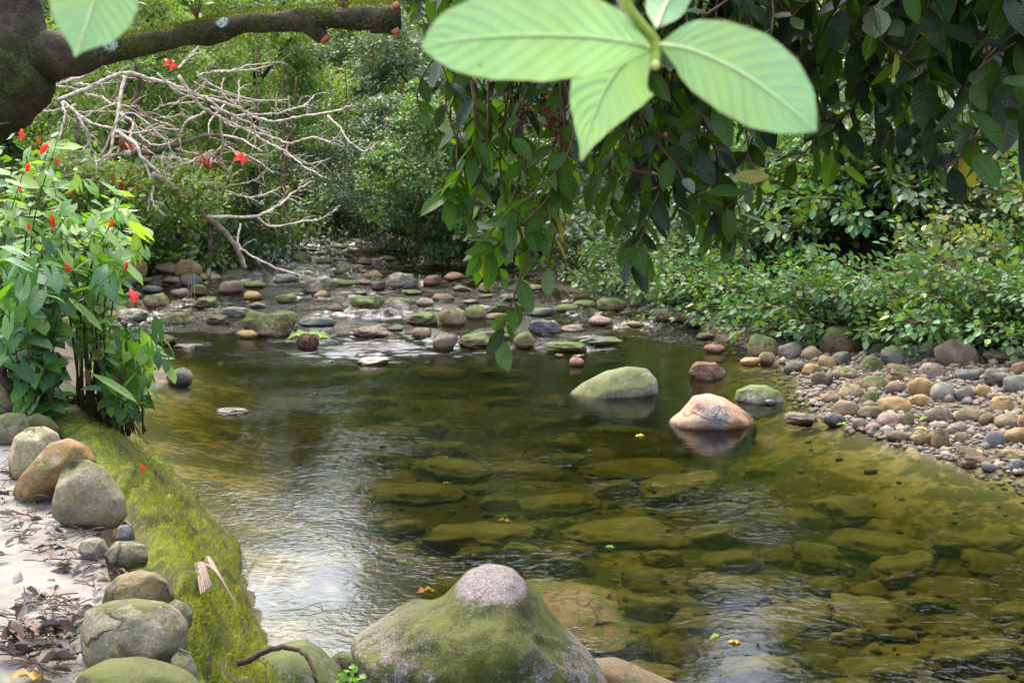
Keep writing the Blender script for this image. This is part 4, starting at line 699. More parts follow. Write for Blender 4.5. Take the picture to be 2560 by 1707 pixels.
for gy in np.arange(9, 56, 1.9):
    for gx in np.arange(-24, 24, 1.9):
        x, y = gx+rr.uniform(-.7, .7), gy+rr.uniform(-.7, .7)
        if abs(math.degrees(math.atan2(x, y))) > 31: continue
        d = float(sdf(np.array([x]), np.array([y]))[0])
        if x > 0 and (d < (4.4 if y < 20 else .7) or d > 19): continue
        if x <= 0 and (d < (2.0 if y < 30 else .5) or d > 8 or (y < 19)): continue
        nb += 1; s = rr.uniform(.8, 1.25)*(1+.03*d); side = 'right' if x > 0 else 'left'
        kd = rr.choice(['bank', 'mid', 'grey', 'bank']) if x > 0 else rr.choice(['mid', 'lime', 'grey', 'deep'])
        q = {'bank': 'fresh green', 'mid': 'mid green', 'grey': 'grey green', 'lime': 'yellow green', 'deep': 'dark green'}[kd]
        shrub(x, y, s*(1.25 if y > 26 else 1), kd, blabel(q, x, y, d, side), 'bushes of the %s bank thicket' % side, nb, rr.uniform(.9, 1.3))
ntree = 0
for gy in np.arange(12, 125, 3.6):
    for gx in np.arange(-76, 77, 3.6):
        x, y = gx+rr.uniform(-1.4, 1.4), gy+rr.uniform(-1.4, 1.4); az = math.degrees(math.atan2(x, y))
        if abs(az) > 33: continue
        d = float(sdf(np.array([x]), np.array([y]))[0]); cr = rr.uniform(2.1, 3.3)*(1 if y < 60 else 1.4)
        if x > 0 and d < (6.0 if y < 20 else cr*.6): continue
        if x <= 0 and d < (5 if y < 30 else cr*.8): continue
        if x <= 0 and y < 24: continue
        if y > 60 and rr.random() < .6: continue
        if d > 28 and rr.random() < .6: continue
        h = rr.uniform(5.5, 9)+min(d*.12, 3)+(2 if y > 60 else 0); z = gh1(x, y)
        a_, e_ = azel(x, y, z+h*.66+max(cr, h*.42)*1.4); w = math.degrees(cr/math.hypot(x, y)); lm = limit(a_, w)
        if e_ > lm:
            h = max(2.6, h-(math.tan(R(e_))-math.tan(R(lm)))*(math.hypot(x, y)-8.5)/1.25); cr = min(cr, h*.42)
            if azel(x, y, z+h*.66+max(cr, h*.42)*1.4)[1] > lm+(4 if y < 45 else 1): continue
        ntree += 1
        kd = rr.choice(['deep', 'mid', 'grey', 'grey', 'mid']) if not (x < -5 and y < 45) else rr.choice(['lime', 'mid', 'mid', 'grey'])
        q = {'deep': 'dark green', 'mid': 'mid green', 'grey': 'grey green', 'lime': 'yellow green'}[kd]
        where = 'left slope above the bare branches' if x < -5 and y < 50 else 'right bank slope' if x > 0 and y < 45 else 'far end of the river valley'
        tree(x, y, h, cr, kd, tlabel(q, x, y, d, h, cr), 'forest trees on the %s' % where, ntree)
# tall trees closing the valley behind
k = 0
for az in np.arange(-31, 31, 2.7):
    for row, y in ((0, 64), (1, 78)):
        a = az+row*1.6+rr.uniform(-.4, .4); x = y*math.tan(R(a)); z = gh1(x, y); top = 26+rr.uniform(-2, 1.5)
        for g_, w_, e_ in ((-10.6, 1.7, 11.5), (12.6, 1.3, 14.5), (19.3, 1.2, 16)):
            if abs(a-g_) < w_+2.6: top = min(top, e_)
        H = CH+math.tan(R(top))*math.hypot(x, y)*.93-z
        if H < 5: continue
        k += 1; cr = min(3.4, H*.45); t = tree(x, y, H/1.27, cr, rr.choice(['deep', 'mid', 'grey']), tlabel('green', x, y, 9, H), 'tall trees closing the valley', 2000+k)
        [setattr(c, 'scale', (H*.6, H*.6, H/1.27)) for c in t.children if c.name.startswith('trunk')]
# trees leaning over the far reach, lower crowns close to the water
for i, (px, py, y, cr, kd, lb) in enumerate([(1010, 470, 36, 2.3, 'grey', 'rounded grey green tree hanging over the right side of the far reach'), (880, 430, 47, 2.8, 'deep', 'dark tree closing the view above the far reach'), (1120, 420, 31, 2.0, 'mid', 'green tree on the bank left of the hanging twigs'),
      (740, 360, 52, 3.2, 'grey', 'grey green tree standing behind the tips of the bare branches'), (560, 470, 44, 2.4, 'deep', 'dark tree behind the lower bare branches'), (640, 160, 34, 2.4, 'lime', 'bright yellow green tree just below the mossy limb'), (450, 120, 30, 2.2, 'lime', 'yellow green tree behind the mossy limb on the left'),
      (1060, 250, 40, 2.6, 'grey', 'pale grey green tree left of the large hanging leaves'), (300, 300, 27, 1.8, 'lime', 'loose yellow green tree behind the base of the bare branches'), (880, 200, 55, 4, 'mid', 'tall green tree filling the gap below the limb end')]):
    P = D(px, py, y); g0 = gh1(P[0], P[1]); h = max((P[2]-g0)/.66, 1.5); tree(P[0], P[1], h, cr, kd, lb, 'forest trees closing the far reach', 900+i)
# ground cover under the bushes
def undergrowth():
    r = np.random.default_rng(21); n = 60000; x = r.uniform(-26, 22, n); y = r.uniform(8, 62, n); d = sdf(x, y)
    ok = (np.abs(np.degrees(np.arctan2(x, y))) < 30) & np.where(x > 0, d > np.where(y < 20, 3.7, .8), (d > 1.4) & (y > 13)) & (r.random(n) < np.where(d > 9, .3, 1)); x, y, d = x[ok], y[ok], d[ok]; n = len(x)
    C = np.stack([x, y, gh(x, y)+r.uniform(0, .45, n)**1.5], -1); b = Bag(); A = r.normal(size=(n, 3))*np.array([1, 1, .4])+np.array([0, 0, .2]); N = r.normal(0, .4, (n, 3))+np.array([0, -.3, 1.])
    b.add(*leafcloud(C, A, N, r.uniform(.06, .16, n)*np.interp(y, [15, 50], [.8, 1.8]), .3)); obj('undergrowth', b.mesh('undergrowth', LM['under'], False), kind='stuff', label='low leafy ground cover under the bushes on both banks', category='undergrowth')
undergrowth()
# ------------------------------------------------------------------ single leaf shapes (base at origin, along +Y, face +Z, length 1)
def leafmesh(name, prof, mat, curve=-.12, fold=.18, pet=.12, cut=0., nu=3, uvs=True, wave=0., nv=None):
    ts = np.array([p[0] for p in prof]); ws = np.array([p[1] for p in prof]); nv = nv or 7; V, UV = [], []
    for i in range(nv):
        t = i/(nv-1); w = np.interp(t, ts, ws)
        for j in range(-nu, nu+1):
            u = j/nu; V.append((u*w, t-cut*abs(u)*(1-t)**3*2*(1 if t < .3 else 0), fold*abs(u)*w+curve*t*t*1.0+wave*math.sin(t*16+u*2)*abs(u)*w)); UV.append((u*.5+.5, t))
    m = 2*nu+1; F = np.array([[i*m+j, i*m+j+1, (i+1)*m+j+1, (i+1)*m+j] for i in range(nv-1) for j in range(m-1)]); V = np.array(V)
    n0 = len(V); P = np.array([[0, -pet, .01], [0, 0, 0.0]]); pv, pq, pt = tube(P, [.012, .012], 3, False); V = np.vstack([V, pv]); UV += [(.5, .5)]*len(pv)
    return mesh(name, V, [np.vstack([F, pq+n0])], mat, True, UV)
def orient(base, d, n, L):
    d = Vector(d).normalized(); n = Vector(n); n = (n-d*n.dot(d)).normalized(); x = d.cross(n); m = Matrix((x, d, n)).transposed().to_4x4()
    return Matrix.Translation(Vector(base)) @ m @ Matrix.Scale(L, 4)
def place_leaf(me, parent, base, d, n, L, mat=None, name='leaf'):
    o = bpy.data.objects.new(name, me); COL.objects.link(o); o.parent = parent; o.matrix_basis = Matrix.Translation(-parent.location) @ orient(base, d, n, L) if parent.parent is None else orient(base, d, n, L)
    if mat: o.material_slots[0].link = 'OBJECT'; o.material_slots[0].material = mat
    return o
def veinleaf(name, c1, c2, vein, trans, rough=.45, nv=16, spec=.4, vs=.5, by='object', tcol=(1.5, 1.5, .35), dirt=0.):
    g = NG(name); uv = g.n('ShaderNodeUVMap').outputs[0]; sx = g.n('ShaderNodeSeparateXYZ'); g.l(uv, sx.inputs[0]); au = g.math('ABSOLUTE', g.math('SUBTRACT', sx.outputs[0], .5))
    au_ = au; rnd = g.n('ShaderNodeObjectInfo').outputs['Random']; ph = g.math('ADD', g.math('SUBTRACT', sx.outputs[1], g.math('MULTIPLY', au, .42)), g.math('MULTIPLY', g.noise(g.pos(), 9, 2), .10)); s = g.math('SINE', g.math('MULTIPLY', ph, nv*6.283)); lat = g.ramp(s, .72, 1.0); mid = g.ramp(au, .035, .008)
    vk = g.math('MAXIMUM', g.math('MULTIPLY', lat, vs), mid); n = g.noise(g.pos(), 30, 4, .6); c = g.mix(rnd, c1, c2); c = g.mix(g.ramp(n, .35, .7, 0, .3), c, tuple(x*.6 for x in c1))
    if dirt: c = g.mix(g.ramp(g.noise(g.pos(), 18, 5, .75), .5, .62, 0, dirt), c, (.22, .22, .19))
    if nv == 12:
        ns = g.noise(g.pos(), 75, 3, .7); rim = g.math('MULTIPLY', g.ramp(g.math('ADD', au, g.math('MULTIPLY', g.math('SUBTRACT', n, .5), .05)), .475, .497), .75); c = g.mix(g.ramp(ns, .69, .74, 0, .8), c, (.16, .11, .04))
        c = g.mix(g.ramp(g.noise(g.pos(), 14, 4, .6), .4, .7, 0, .4), c, (.40, .50, .12)); c = g.mix(rim, c, (.14, .12, .03))
    c = g.mix(g.math('MULTIPLY', vk, .8), c, vein); h = g.math('ADD', g.math('MULTIPLY', s, .5), g.math('MULTIPLY', mid, 2.0)); nb_ = g.bump(h, .45, .002)
    b = g.bsdf(c, rough, nb_, spec); t = g.n('ShaderNodeBsdfTranslucent'); g.l(g.mix(1.0, c, tcol, 'MULTIPLY'), t.inputs[0]); g.l(nb_, t.inputs[1])
    mx = g.n('ShaderNodeMixShader'); mx.inputs[0].default_value = trans; g.l(b, mx.inputs[1]); g.l(t.outputs[0], mx.inputs[2]); return g.done(mx.outputs[0])
# ------------------------------------------------------------------ flowering shrubs on the left
HL = [veinleaf('shrub_leaf_green', (.07, .20, .02), (.14, .31, .03), (.2, .38, .09), .42, .45, spec=.4), veinleaf('shrub_leaf_dark', (.035, .12, .035), (.07, .17, .05), (.12, .22, .09), .2, .42), veinleaf('shrub_leaf_light', (.18, .34, .05), (.26, .42, .08), (.3, .46, .12), .45, .45)]
HEART = [leafmesh('heart_leaf', [(0, .16), (.1, .34), (.28, .40), (.5, .33), (.75, .17), (.9, .06), (1, .0)], HL[0], c, .16, .25, .5, 2, nv=7) for c in (-.15, -.3, 0.02)]
LONGL = leafmesh('long_leaf', [(0, .03), (.2, .13), (.45, .17), (.7, .13), (.9, .05), (1, 0)], HL[0], -.2, .25, .1, nu=2)
FLM = leaf_mat('flower_red', (.75, .03, .012), (.85, .06, .02), .35, .45, (1.1, .6, .6), by='object', old=0); STEMG = bark_mat('stem_green_brown', (.10, .10, .035), (.07, .055, .03), 0, 3)
def flower_mesh():
    b = Bag(); r = np.random.default_rng(3)
    for k in range(6):
        a = k*1.047+.3; c, s = math.cos(a), math.sin(a); rows = []
        for i in range(6):
            t = i/5; rad = .06+.17*math.sin(t*2.4)+.12*t*t*(k % 2); w = .15*math.sin(math.pi*(t*.8+.12))
            for u in (-1, 0, 1): q = rad-abs(u)*.04; rows.append((c*q-s*w*u, s*q+c*w*u, t))
        F = [[i*3+j, i*3+j+1, (i+1)*3+j+1, (i+1)*3+j] for i in range(5) for j in range(2)]; b.add(rows, F)
    b.tube(np.array([[0, 0, .5], [0, 0, 1.35]]), [.03, .05], 5); return b.mesh('flower', FLM)
FLW = flower_mesh()
def open_flower():
    b = Bag()
    for k in range(5):
        a = k*1.257; c, s_ = math.cos(a), math.sin(a); rows = []
        for i in range(6):
            t = i/5; rad = .08+.62*t; w = .20*math.sin(math.pi*(t*.85+.08)); z = .35*t-.55*t*t+.05*math.sin(k*2.1)
            for u in (-1, 0, 1): rows.append((c*rad-s_*w*u, s_*rad+c*w*u, z+.06*abs(u)))
        b.add(rows, [[i*3+j, i*3+j+1, (i+1)*3+j+1, (i+1)*3+j] for i in range(5) for j in range(2)])
    b.tube(np.array([[0, 0, 0], [.02, 0, .5]]), [.03, .02], 5); return b.mesh('open_flower', FLM)
OPF = open_flower()
def poly_pt(poly, r):
    xs = [p[0] for p in poly]; ys = [p[1] for p in poly]
    while 1:
        q = r.uniform(min(xs), max(xs)), r.uniform(min(ys), max(ys))
        if inpoly(q[0], q[1], poly): return q
def leafy_shrub(name, label, base, poly, depth, nst, per, sizes, mats, seed, shapes=HEART, flowers=(), droop=.25, cat='shrub', group=None, rad=.008):
    r = random.Random(seed); B = np.array(base); t = thing(name, label, cat, B, group); cnt = 0; rest = Bag(); ends = []
    for i in range(nst):
        q = poly_pt(poly, r); y = depth+r.uniform(-.75, .75); E = D(q[0], q[1], y); b0 = B+np.array([r.uniform(-.14, .14), r.uniform(-.12, .12), -.12]); m1 = b0*.5+E*.5+np.array([(b0[0]-E[0])*.18, 0, abs(E[2]-b0[2])*.12+.05])
        c = spline([b0, m1, E], 14); sb = Bag(); sb.tube(c, np.linspace(rad*r.uniform(.7, 1.4), rad*.25, 14), 5); st = obj('stem', sb.mesh('stem', STEMG), t); st.location = -Vector(B)
        for k in range(per):
            f = 1-(k/per)**1.1*(.9 if seed == 3 else .78); u = f*13; a = min(int(u), 12); P = c[a]+(c[a+1]-c[a])*(u-a); T = c[a+1]-c[a]; T = T/np.linalg.norm(T)
            ang = k*2.4+i; side = np.cross(T, [math.cos(ang), math.sin(ang), .2]); side /= np.linalg.norm(side)+1e-6
            d = side*1.0+T*.35+np.array([0, -.15, -droop*.6-r.uniform(-.15, .3)]); n = np.array([r.gauss(0, .5), r.gauss(-.3, .45), 1.0]); L = r.uniform(*sizes)
            P = P+side*r.uniform(.01, .09)
            if cnt < 290: place_leaf(r.choice(shapes), t, P, d, n, L, mats[min(int(r.random()**1.0*len(mats)), len(mats)-1)]); cnt += 1
            else: rest.add(*leafcloud(np.array([P]), np.array([d]), np.array([n]), [L], .36, True))
    if rest.n: o = obj('foliage', rest.mesh('foliage', HL[0], False), t, None); o.location = -Vector(B); o['kind'] = 'stuff'
    for px, py, s in flowers:
        P = D(px, py, depth-.72); place_leaf(FLW, t, P, (0, 0, 1), (1, .2, .1), s, name='flower').matrix_basis = Matrix.Translation(Vector(P)-Vector(B)) @ Matrix.Rotation(r.uniform(-.5, .5), 4, 'Y') @ Matrix.Rotation(r.uniform(2.6, 3.6) if r.random() < .5 else r.uniform(-.5, .5), 4, 'X') @ Matrix.Scale(s*.95, 4)
    return t
GX = 'leafy flowering shrubs beside the path'
leafy_shrub('flowering_shrub', 'tall shrub with red hanging flowers and heart shaped leaves at the left edge', (-3.35, 8.3, .85), [(-60, 290), (60, 320), (140, 300), (190, 350), (240, 450), (250, 600), (120, 720), (-60, 760)], 8.3, 30, 12, (.06, .12), [HL[0], HL[2], HL[0], HL[1]], 1,
    flowers=[(66, 286, .075), (57, 350, .06), (101, 385, .075), (95, 345, .03), (66, 430, .055), (138, 393, .04), (48, 468, .04)], group=GX)
leafy_shrub('flowering_shrub', 'bright green shrub with red flowers reaching out towards the bare branches', (-3.0, 8.7, .85), [(120, 430), (230, 410), (290, 470), (340, 500), (385, 560), (385, 610), (330, 640), (300, 680), (200, 640), (120, 600)], 8.5, 28, 12, (.06, .125), [HL[0], HL[2], HL[0]], 2,
    flowers=[(130, 537, .06), (128, 552, .05), (234, 551, .06), (277, 568, .05), (178, 477, .03), (160, 658, .065), (318, 655, .06), (72, 575, .04)], group=GX)
leafy_shrub('flowering_shrub', 'darker lower shrub with drooping heart leaves and one long red bud', (-3.05, 8.1, .85), [(-40, 620), (120, 640), (260, 640), (340, 650), (330, 700), (240, 730), (120, 760), (60, 860), (-40, 880)], 7.7, 20, 11, (.08, .14), [HL[1], HL[0], HL[1]], 3, droop=.6, flowers=[(325, 722, .085)], group=GX)
leafy_shrub('leafy_shrub', 'low sparse shrub with pale and dead brown leaves hanging over the pool edge', (-2.95, 9.3, .65), [(200, 850), (260, 840), (330, 830), (440, 865), (470, 950), (440, 985), (370, 990), (330, 1000), (260, 990), (190, 950)], 8.7, 30, 9, (.065, .12), [HL[0], HL[1], HL[2], HL[1]], 4, group=GX, rad=.007)
DEADL = veinleaf('leaf_dead_brown', (.28, .14, .06), (.36, .22, .10), (.4, .28, .16), .15, .7)
low = [o for o in bpy.data.objects if o.get('label', '').startswith('low sparse')][0]
for px, py, L in [(355, 880, .15), (340, 870, .12), (305, 900, .17), (285, 930, .14), (215, 920, .13), (245, 860, .12), (335, 905, .11)]:
    P = D(px, py, 8.4); place_leaf(LONGL, low, P, (.15, 0, -1), (.3, -1, .2), L, DEADL).matrix_basis = Matrix.Translation(-Vector(low.location)) @ orient(P, (.15, 0, -1), (.3, -1, .2), L)
# two long blade leaves
for (a, b, lb) in [((170, 745), (260, 815), 'long yellow green blade leaf drooping out of the dark lower shrub'), ((230, 935), (345, 990), 'long bright green blade leaf lying over the low sparse shrub')]:
    A, B = D(*a, 7.8), D(*b, 7.7); o = obj('blade_leaf', leafmesh('blade_leaf', [(0, .02), (.3, .09), (.7, .09), (.92, .05), (1, 0)], HL[2], -.15, .3, .0), None, None, label=lb, category='leaf'); o.matrix_basis = orient(A, B-A, (0, -.3, 1), float(np.linalg.norm(B-A)))
# old stump and roots beneath the shrubs
def rootmass():
    b = Bag(); r = random.Random(4)
    for k in range(34):
        p = D(60+r.uniform(-40, 60), 1000+r.uniform(-20, 30), 8.2+r.uniform(-.3, .3)); q = D(60+r.uniform(-50, 90), 860+r.uniform(-50, 60), 8.2+r.uniform(-.4, .4)); b.tube(spline([p, (p+q)/2+np.array([r.uniform(-.1, .1), 0, 0]), q], 7), np.linspace(.05, .018, 7)*r.uniform(.5, 1.1), 6)
    for k in range(26):
        s = D(130+r.uniform(0, 100), 985+r.uniform(0, 60), 8.8); q = s+np.array([r.uniform(-.1, .3), r.uniform(-.3, .2), r.uniform(-.3, -.05)]); b.tube(spline([s, (s+q)/2+np.array([0, 0, .06]), q], 7), np.linspace(.025, .006, 7), 5)
    obj('root_mass', b.mesh('root_mass', bark_mat('root_dark', (.05, .035, .025), (.025, .02, .015), .2, 1.5)), label='dark tangled stump and roots under the flowering shrubs', category='stump')
rootmass()
# ------------------------------------------------------------------ mossy limb across the upper left
def mossy_tree():
    y = 4.3; m = y/FPX; mt = bark_mat('bark_mossy_limb', (.085, .058, .038), (.035, .027, .02), .46, 1.5, .3, (.065, .078, .014)); cutm = bark_mat('cut_wood_red', (.42, .14, .06), (.25, .09, .05), 0, 4)
    t = thing('mossy_tree', 'dark mossy tree leaning in from the left with a long pruned limb over the water', 'tree', (-2.75, 4.3, .85))
    def part(nm, pts, rad, mat, n=40, k=14, ys=None, seed=1, rough=.17):
        P = np.array([D(px, py, yy) for (px, py), yy in zip(pts, ys or [y]*len(pts))]); c = spline(P, n); rr_ = np.interp(np.linspace(0, 1, n), np.linspace(0, 1, len(rad)), np.array(rad)*m); V, F, T = tube(c, rr_, k)
        V = V+(fbm(V, 9, seed, 4)*rough*np.mean(rr_)*3)[:, None]*unit(V-c[np.minimum(np.arange(len(V))//k, n-1)]); o = obj(nm, mesh(nm, V, [F, T], mat), t); o.location = -t.location; return o
    part('trunk', [(-520, 1500), (-430, 1000), (-300, 600), (-130, 320), (0, 205), (95, 148)], [150, 130, 118, 108, 98, 72], mt, 60, 22, seed=2)
    part('limb', [(60, 175), (95, 150), (160, 146), (223, 138), (310, 118), (402, 102), (510, 78), (625, 60), (740, 52), (848, 44), (930, 44), (1000, 42)], [88, 74, 56, 39, 33, 29, 28, 28, 29, 31, 33, 35], mt, 90, 18, seed=3)
    part('branch', [(80, 150), (50, 60), (40, -60), (80, -260)], [70, 58, 52, 42], mt, 24, 14, seed=4)
    part('cut_stub', [(770, 66), (795, 82), (812, 98)], [20, 18, 15], mt, 8, 10, seed=5); part('cut_face', [(810, 96), (817, 103)], [15, 13], cutm, 3, 10, [y-.02]*2, 6, 0)
    part('cut_stub', [(930, 60), (965, 68), (990, 78)], [22, 16, 12], mt, 8, 10, seed=8); part('cut_face', [(984, 10), (992, 22)], [10, 12], cutm, 3, 10, [y-.16]*2, 7, 0); part('cut_face', [(986, 74), (993, 84)], [11, 10], cutm, 3, 10, [y-.03]*2, 9, 0)
    part('cut_stub', [(860, 20), (862, 4), (866, -8)], [9, 7, 6], mt, 5, 8, seed=11)
    # moss fuzz on the limb
    r = np.random.default_rng(9); n = 15000; px = r.uniform(0, 1, n); pts = spline([(-60, 260), (60, 175), (160, 146), (223, 138), (402, 102), (625, 60), (848, 44), (1000, 42)], 200); rd = np.interp(np.linspace(0, 1, 200), [0, .12, .25, .32, .5, 1], [100, 85, 56, 39, 29, 34]); k = (px*199).astype(int)
    a = r.normal(math.pi/2, 1.2, n); c = np.array([D(q[0], q[1], y) for q in pts])[k]; C = c+np.stack([0*a, np.cos(a), np.sin(a)], -1)*(rd[k]*m*1.0)[:, None]; A = np.stack([r.normal(0, .5, n), np.cos(a), np.sin(a)], -1)
    b = Bag(); b.add(*leafcloud(C, A, r.normal(size=(n, 3)), r.uniform(.004, .013, n), .16)); o = obj('moss', b.mesh('moss', leaf_mat('moss_limb', (.055, .07, .012), (.12, .14, .02), .25, .8, spec=.1), False), t); o.location = -t.location; o['kind'] = 'stuff'
    # sprout on top of the limb
    sb = Bag(); C, A, N = [], [], []
    for k in range(7):
        e = D(492+random.uniform(-55, 55), random.uniform(-50, 5), y+random.uniform(-.1, .1)); s = D(492, 45, y); sb.tube(spline([s, (s+e)/2+np.array([0, 0, .01]), e], 6), np.linspace(.004, .0015, 6), 4)
        for j in range(5): C.append(s+(e-s)*(.5+.12*j)); A.append((random.gauss(0, 1), random.gauss(0, .6), .3)); N.append((0, -.4, 1))
    lb = Bag(); lb.add(*leafcloud(np.array(C), np.array(A), np.array(N), np.full(len(C), .05), .3, True)); o = obj('sprout', sb.mesh('sprout', TWIG), t); o.location = -t.location; p = obj('leaves', lb.mesh('leaves', HL[2], False), o)
mossy_tree()
# ------------------------------------------------------------------ big leaves close to the lens
def big_leaves():
    big = veinleaf('big_leaf_pale', (.31, .50, .235), (.34, .53, .255), (.42, .60, .33), .40, .45, 12, .35, .30, tcol=(.95, 1.05, .75)); gm = bark_mat('green_twig', (.30, .40, .06), (.22, .28, .05), 0, 5)
    rim = bark_mat('x', (.3, .25, .1), (.3, .2, .1))
    t = thing('leaf_sprig', 'hanging sprig of four large pale green leaves at top centre close to view', 'leaf sprig', D(1640, -420, 1.12))
    def put(pts, w, prof, dy=(0, 0), cup=.10, tw=0., label=None, root=t, depth=1.1):
        P = np.array([D(px, py, depth+dy[0]*(1-i/(len(pts)-1))+dy[1]*i/(len(pts)-1)) for i, (px, py) in enumerate(pts)]); nv = 30; c = spline(P, nv); T = unit(np.gradient(c, axis=0)); nu = 8; V, UV = [], []
        for i in range(nv):
            f = i/(nv-1); vd = unit(c[i]-np.array([0, 0, CH])); B = unit(np.cross(T[i], vd)); B = unit(B*math.cos(tw)+vd*math.sin(tw)); N = np.cross(B, T[i]); ww = np.interp(f, [p[0] for p in prof], [p[1] for p in prof])*w/2/FPX*depth
            for j in range(-nu, nu+1): u = j/nu; V.append(c[i]+B*u*ww+N*(cup*abs(u)**1.5*ww*(1 if cup else 0)+.02*ww*math.sin(f*50-abs(u)*6)*abs(u))); UV.append((u*.5+.5, f))
        m_ = 2*nu+1; F = np.array([[i*m_+j, i*m_+j+1, (i+1)*m_+j+1, (i+1)*m_+j] for i in range(nv-1) for j in range(m_-1)]); V = np.array(V)-np.array(root.location); o = obj('leaf', mesh('leaf', V, F, big, True, UV), root)
        mb = Bag(); mb.tube(c-np.array(root.location)-unit(c-np.array([0, 0, CH]))*.003, np.linspace(5.5, 1.5, nv)/FPX*depth, 6); obj('midrib', mb.mesh('midrib', bark_mat('midrib', (.62, .72, .36), (.55, .62, .28), 0, 6)), o)
        if label: o['label'] = label
        return o
    ov = [(0, .06), (.06, .22), (.2, .62), (.35, .88), (.52, 1), (.7, .9), (.85, .6), (.95, .25), (1, .0)]; ow = [(0, .08), (.07, .4), (.2, .85), (.38, 1), (.55, .93), (.72, .68), (.84, .36), (.92, .14), (1, .02)]
    put([(1625, 122), (1560, 106), (1450, 92), (1300, 90), (1150, 100), (1052, 118)], 212, ov, (.02, -.12), .10, label='longest leaf, pointing left')
    put([(1622, 128), (1560, 160), (1500, 255), (1452, 404)], 222, ow, (.03, .05), .08, label='leaf pointing down with a drawn out tip')
    put([(1652, 112), (1730, 125), (1850, 180), (1950, 250), (2042, 328)], 212, ov, (.0, -.06), .10, label='leaf pointing down to the right')
    put([(1640, 70), (1670, 0), (1740, -90)], 110, ov, (.03, .12), .1, label='short leaf pointing up')
    b = Bag(); L0 = np.array(t.location); c = spline(np.array([D(1640, -420, 1.12), D(1560, -150, 1.12), D(1565, 0, 1.1), D(1600, 60, 1.1), D(1636, 105, 1.1), D(1638, 158, 1.09)]), 30)-L0; b.tube(c, np.linspace(15, 13, 30)/FPX*1.1, 10); obj('stem', b.mesh('stem', gm), t)
    V, F = ico(2); o = obj('bud', mesh('bud', V*np.array([1, 1, 1.1])*12/FPX*1.1+D(1638, 163, 1.085)-L0, F, bark_mat('bud', (.7, .65, .25), (.55, .5, .15))), t)
    t2 = thing('leaf_sprig', 'single large pale green leaf hanging down over the mossy limb at top left', 'leaf sprig', D(330, -330, 1.12))
    put([(262, -95), (245, -30), (215, 60), (187, 142)], 215, ow, (0, -.05), .08, .25, root=t2)
    b = Bag(); L0 = np.array(t2.location); b.tube(spline(np.array([D(330, -330, 1.12), D(290, -180, 1.12), D(262, -95, 1.1)]), 12)-L0, np.linspace(10, 6, 12)/FPX, 8); obj('stem', b.mesh('stem', gm), t2)
    # the branch both sprigs grow from, above the view
    b = Bag(); b.tube(spline(np.array([D(-900, -500, 1.5), D(330, -325, 1.12), D(1000, -380, 1.15), D(1640, -418, 1.12), D(3000, -700, 1.6), (2.8, 3.0, 3.5)]), 40), np.linspace(.008, .014, 40), 8); obj('branch', b.mesh('branch', TWIG), None, label='thin brown branch above the view carrying the large pale leaves', category='branch')
big_leaves()
